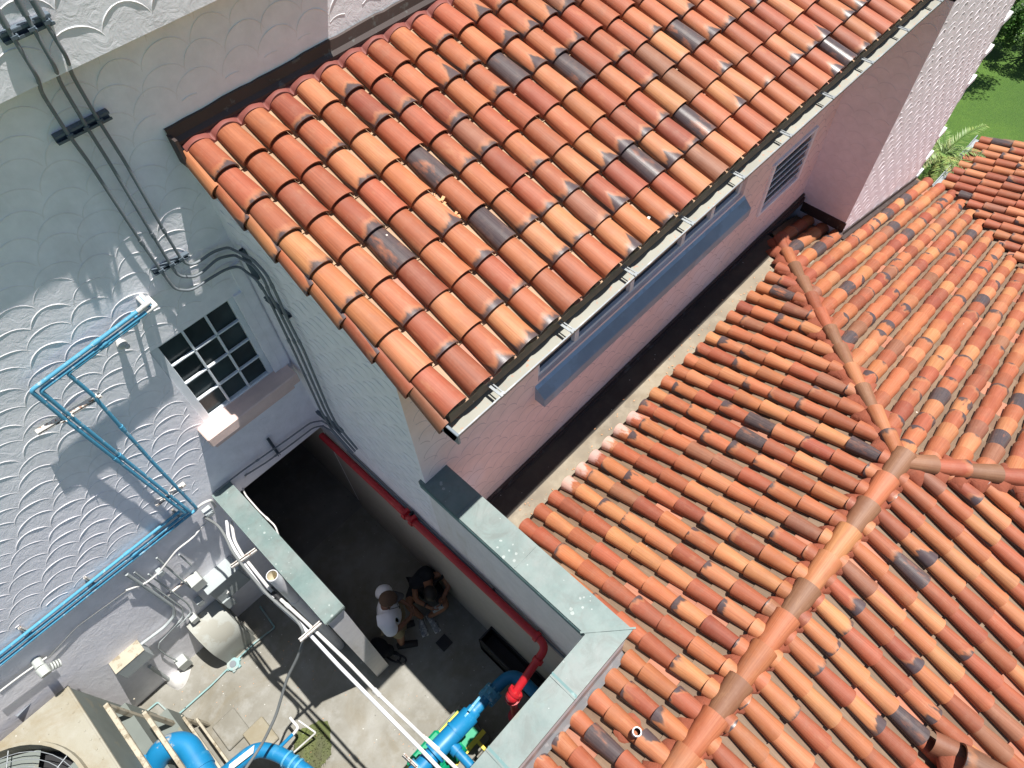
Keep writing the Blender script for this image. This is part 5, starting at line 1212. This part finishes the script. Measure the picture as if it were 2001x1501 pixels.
# bag
t = thing('backpack', 'black backpack slumped at the foot of the partition wall with looping straps', 'bag', (.28, 2.98, 0))
p = w3(742,1266,.12); mb = MB(); mb.sphere((p[0],p[1],.12), .14, 0, 16, 10, (.85,1.15,.85)); mb.sphere((p[0]+.05,p[1]-.10,.09), .09, 0, 12, 8, (1,1,.8)); mb.build('body', 'black_cloth', t)
for pts in ([(757,1280),(772,1272),(784,1283),(778,1296),(764,1290),(755,1282)], [(764,1276),(788,1282),(795,1290),(786,1300),(776,1290)]):
    mb = MB(); mb.tube(fillet([w3(a, b, .03) for a, b in pts], .04), .013, 8); mb.build('strap', 'black', t)
# ------------------------------------------------------------------ planting beyond the tower
def leafquad(mb, c, d, n_, L, w_, col):
    d = d/np.linalg.norm(d); s_ = np.cross(d, n_); s_ /= (np.linalg.norm(s_)+1e-9)
    mb.add([c, c+d*L*.5+s_*w_, c+d*L, c+d*L*.5-s_*w_], [(0,1,2,3)], 0, False, {'tcol': [col]*4})
rg = random.Random(41)
def rv():
    v = np.array([rg.gauss(0,1) for _ in range(3)]); return v/np.linalg.norm(v)
pc_ = W(1848, 292, 'z', .75)
t = thing('palm_plant', 'small bushy palm with thin arching fronds beside the tower', 'palm', (pc_[0], pc_[1], -.12))
mb = MB(); mb.tube([(pc_[0],pc_[1],-.12),(pc_[0]+.02,pc_[1],.3),(pc_[0],pc_[1],.6)], [.09,.07,.06], 10); mb.build('trunk', 'bark', t)
mb = MB()
for k in range(34):
    a = rg.uniform(0, 6.28); el_ = rg.uniform(.1, 1.2); L = rg.uniform(.75, 1.15); p = np.array([pc_[0], pc_[1], .6]); d = np.array([math.cos(a)*math.cos(el_), math.sin(a)*math.cos(el_), math.sin(el_)])
    col = (1., 1., .9) if rg.random() < .7 else (1.6, 1.2, .9); ns = 16; pts = [p]
    for i in range(ns):
        d = d + np.array([0,0,-.10]); d /= np.linalg.norm(d); p = p + d*L/ns; pts.append(p)
        s_ = np.cross(d, U); s_ /= np.linalg.norm(s_)
        for sg in (-1, 1):
            for e_ in (0, .5): leafquad(mb, pts[-2]*(1-e_)+p*e_, d*.7 + s_*sg*1. + np.array([0,0,rg.uniform(-.5,.1)]), U, .26*(1-.6*i/ns)*rg.uniform(.8,1.1), .009, tuple(x*rg.uniform(.7,1.2) for x in col))
    mb.tube(pts, .006, 5, 0, False)
mb.build('fronds', 'palmleaf', t)
def shrub(name, label, c, r, n, seed, sc=(1,1,.8), leafL=.07):
    global rg
    rg = random.Random(seed); t = thing(name, label, 'shrub', (c[0], c[1], -.12)); mb = MB()
    for _ in range(5): e = rv(); mb.tube([(c[0],c[1],-.12), (c[0]+e[0]*r*.3, c[1]+e[1]*r*.3, c[2]*.5), (c[0]+e[0]*r*.6, c[1]+e[1]*r*.6, c[2]+r*.2)], [.03,.02,.01], 6)
    mb.build('stems', 'bark', t); mb = MB(); cl = []
    for _ in range(46): cl.append(np.array(c) + rv()*np.array(sc)*r*rg.uniform(.45, 1.))
    for q in cl:
        cr = r*rg.uniform(.14, .26); b = rg.uniform(.6, 1.5)
        for _ in range(n//46): leafquad(mb, q + rv()*cr*rg.random()**.4, rv(), rv(), leafL*rg.uniform(.6,1.2), leafL*.28, (b*rg.uniform(.8,1.2), b*rg.uniform(.85,1.15), b))
    mb.build('foliage', 'leaf', t); return t
c = W(2000, 55, 'z', .6); shrub('shrub', 'dark green leafy shrub at the upper right corner of the lawn', (c[0]+.3,c[1]-.3,.7), 1.0, 9000, 5)
c = W(1975, 10, 'z', .6); shrub('shrub', 'dark shrub behind the tree trunk at the top right', (c[0]+.8,c[1]+.3,.7), 1.1, 7000, 6)
tp = W(1905, 118, 'z', -.1); t = thing('lawn_tree', 'slim dark tree trunk leaning over the lawn beside the tower', 'tree', (tp[0], tp[1], -.12))
mb = MB(); a = W(1925, 60, 'x', tp[0]+.1)
tr = [tp, tp + [.05,.0,.8], tp + [.02,.03,1.7], tp + [.12,-.05,2.7], tp + [.1,.0,3.7]]; mb.tube(tr, [.11,.075,.065,.06,.04], 10)
for k in range(5): aa = k*1.26; mb.tube([tr[3], tr[3] + [.5*math.cos(aa), .5*math.sin(aa), .6], tr[3] + [1.0*math.cos(aa), 1.*math.sin(aa), 1.3]], [.04,.03,.012], 6)
mb.build('trunk', 'bark', t); mb = MB(); rg = random.Random(15)
for _ in range(40):
    q = tr[4] + rv()*np.array([1.4,1.4,.7])*rg.uniform(.4,1) + [0,0,.6]; b = rg.uniform(.6,1.4)
    for _ in range(90): leafquad(mb, q + rv()*.32*rg.random()**.4, rv(), rv(), .09, .025, (b,b,b))
mb.build('crown', 'leaf', t)

# ------------------------------------------------------------------ fallen leaves and grit
rg = random.Random(91); mb = MB()
def bit(p, n_, s_):
    a = rg.uniform(0, 6.28); n_ = np.array(n_, float); t1 = np.cross(n_, [1, .2, .1]); t1 /= np.linalg.norm(t1); t2 = np.cross(n_, t1)
    d = t1*math.cos(a)+t2*math.sin(a); e = np.cross(n_, d); c = (.5, .3, .14) if rg.random() < .6 else (.35, .3, .2)
    mb.add([p-d*s_, p+e*s_*.35+n_*.002, p+d*s_, p-e*s_*.35+n_*.003], [(0,1,2,3)], 0, False, {'tcol': [c]*4})
for _ in range(90):
    x = rg.uniform(1.8, 8.); y = 2.22+abs(rg.gauss(0, .10)); bit(np.array([x, min(y, 2.7), 2.296]), (0, 0, 1), rg.uniform(.006, .018))
for _ in range(260):
    x = rg.uniform(1.8, 6.8); y = rg.uniform(-.2, 2.1)
    i = round((x-2.185-pc/2)/pc); x = 2.185+pc/2+i*pc+rg.uniform(-.03, .03)
    if x > AX and y < AY+(x-AX)+.2: continue
    bit(np.array([x, y, zP1(y)+.020]), (0, .31, .95), rg.uniform(.006, .016))
for _ in range(180):
    y = 1.02+.1235+.247*rg.randint(-6, 3)+rg.uniform(-.03, .03); x = rg.uniform(6, 12)
    if x < AX+abs(y-AY)+.3 or x > 13.0-(1.3-y)*1.095: continue
    bit(np.array([x, y, zP2(x)+.022]), (.31, 0, .95), rg.uniform(.006, .018))
for _ in range(120):
    x = rg.uniform(-2.2, .3); y = rg.uniform(1.8, 4.8); bit(np.array([x, y, .006]), (0, 0, 1), rg.uniform(.005, .014))
o = mb.build('fallen_leaves', 'chip', None, None, base=(4, 2.2, 2.3)); tag(o, 'dry leaf bits and grit scattered in the roof channel, tile gaps and yard', 'debris', None, 'stuff')
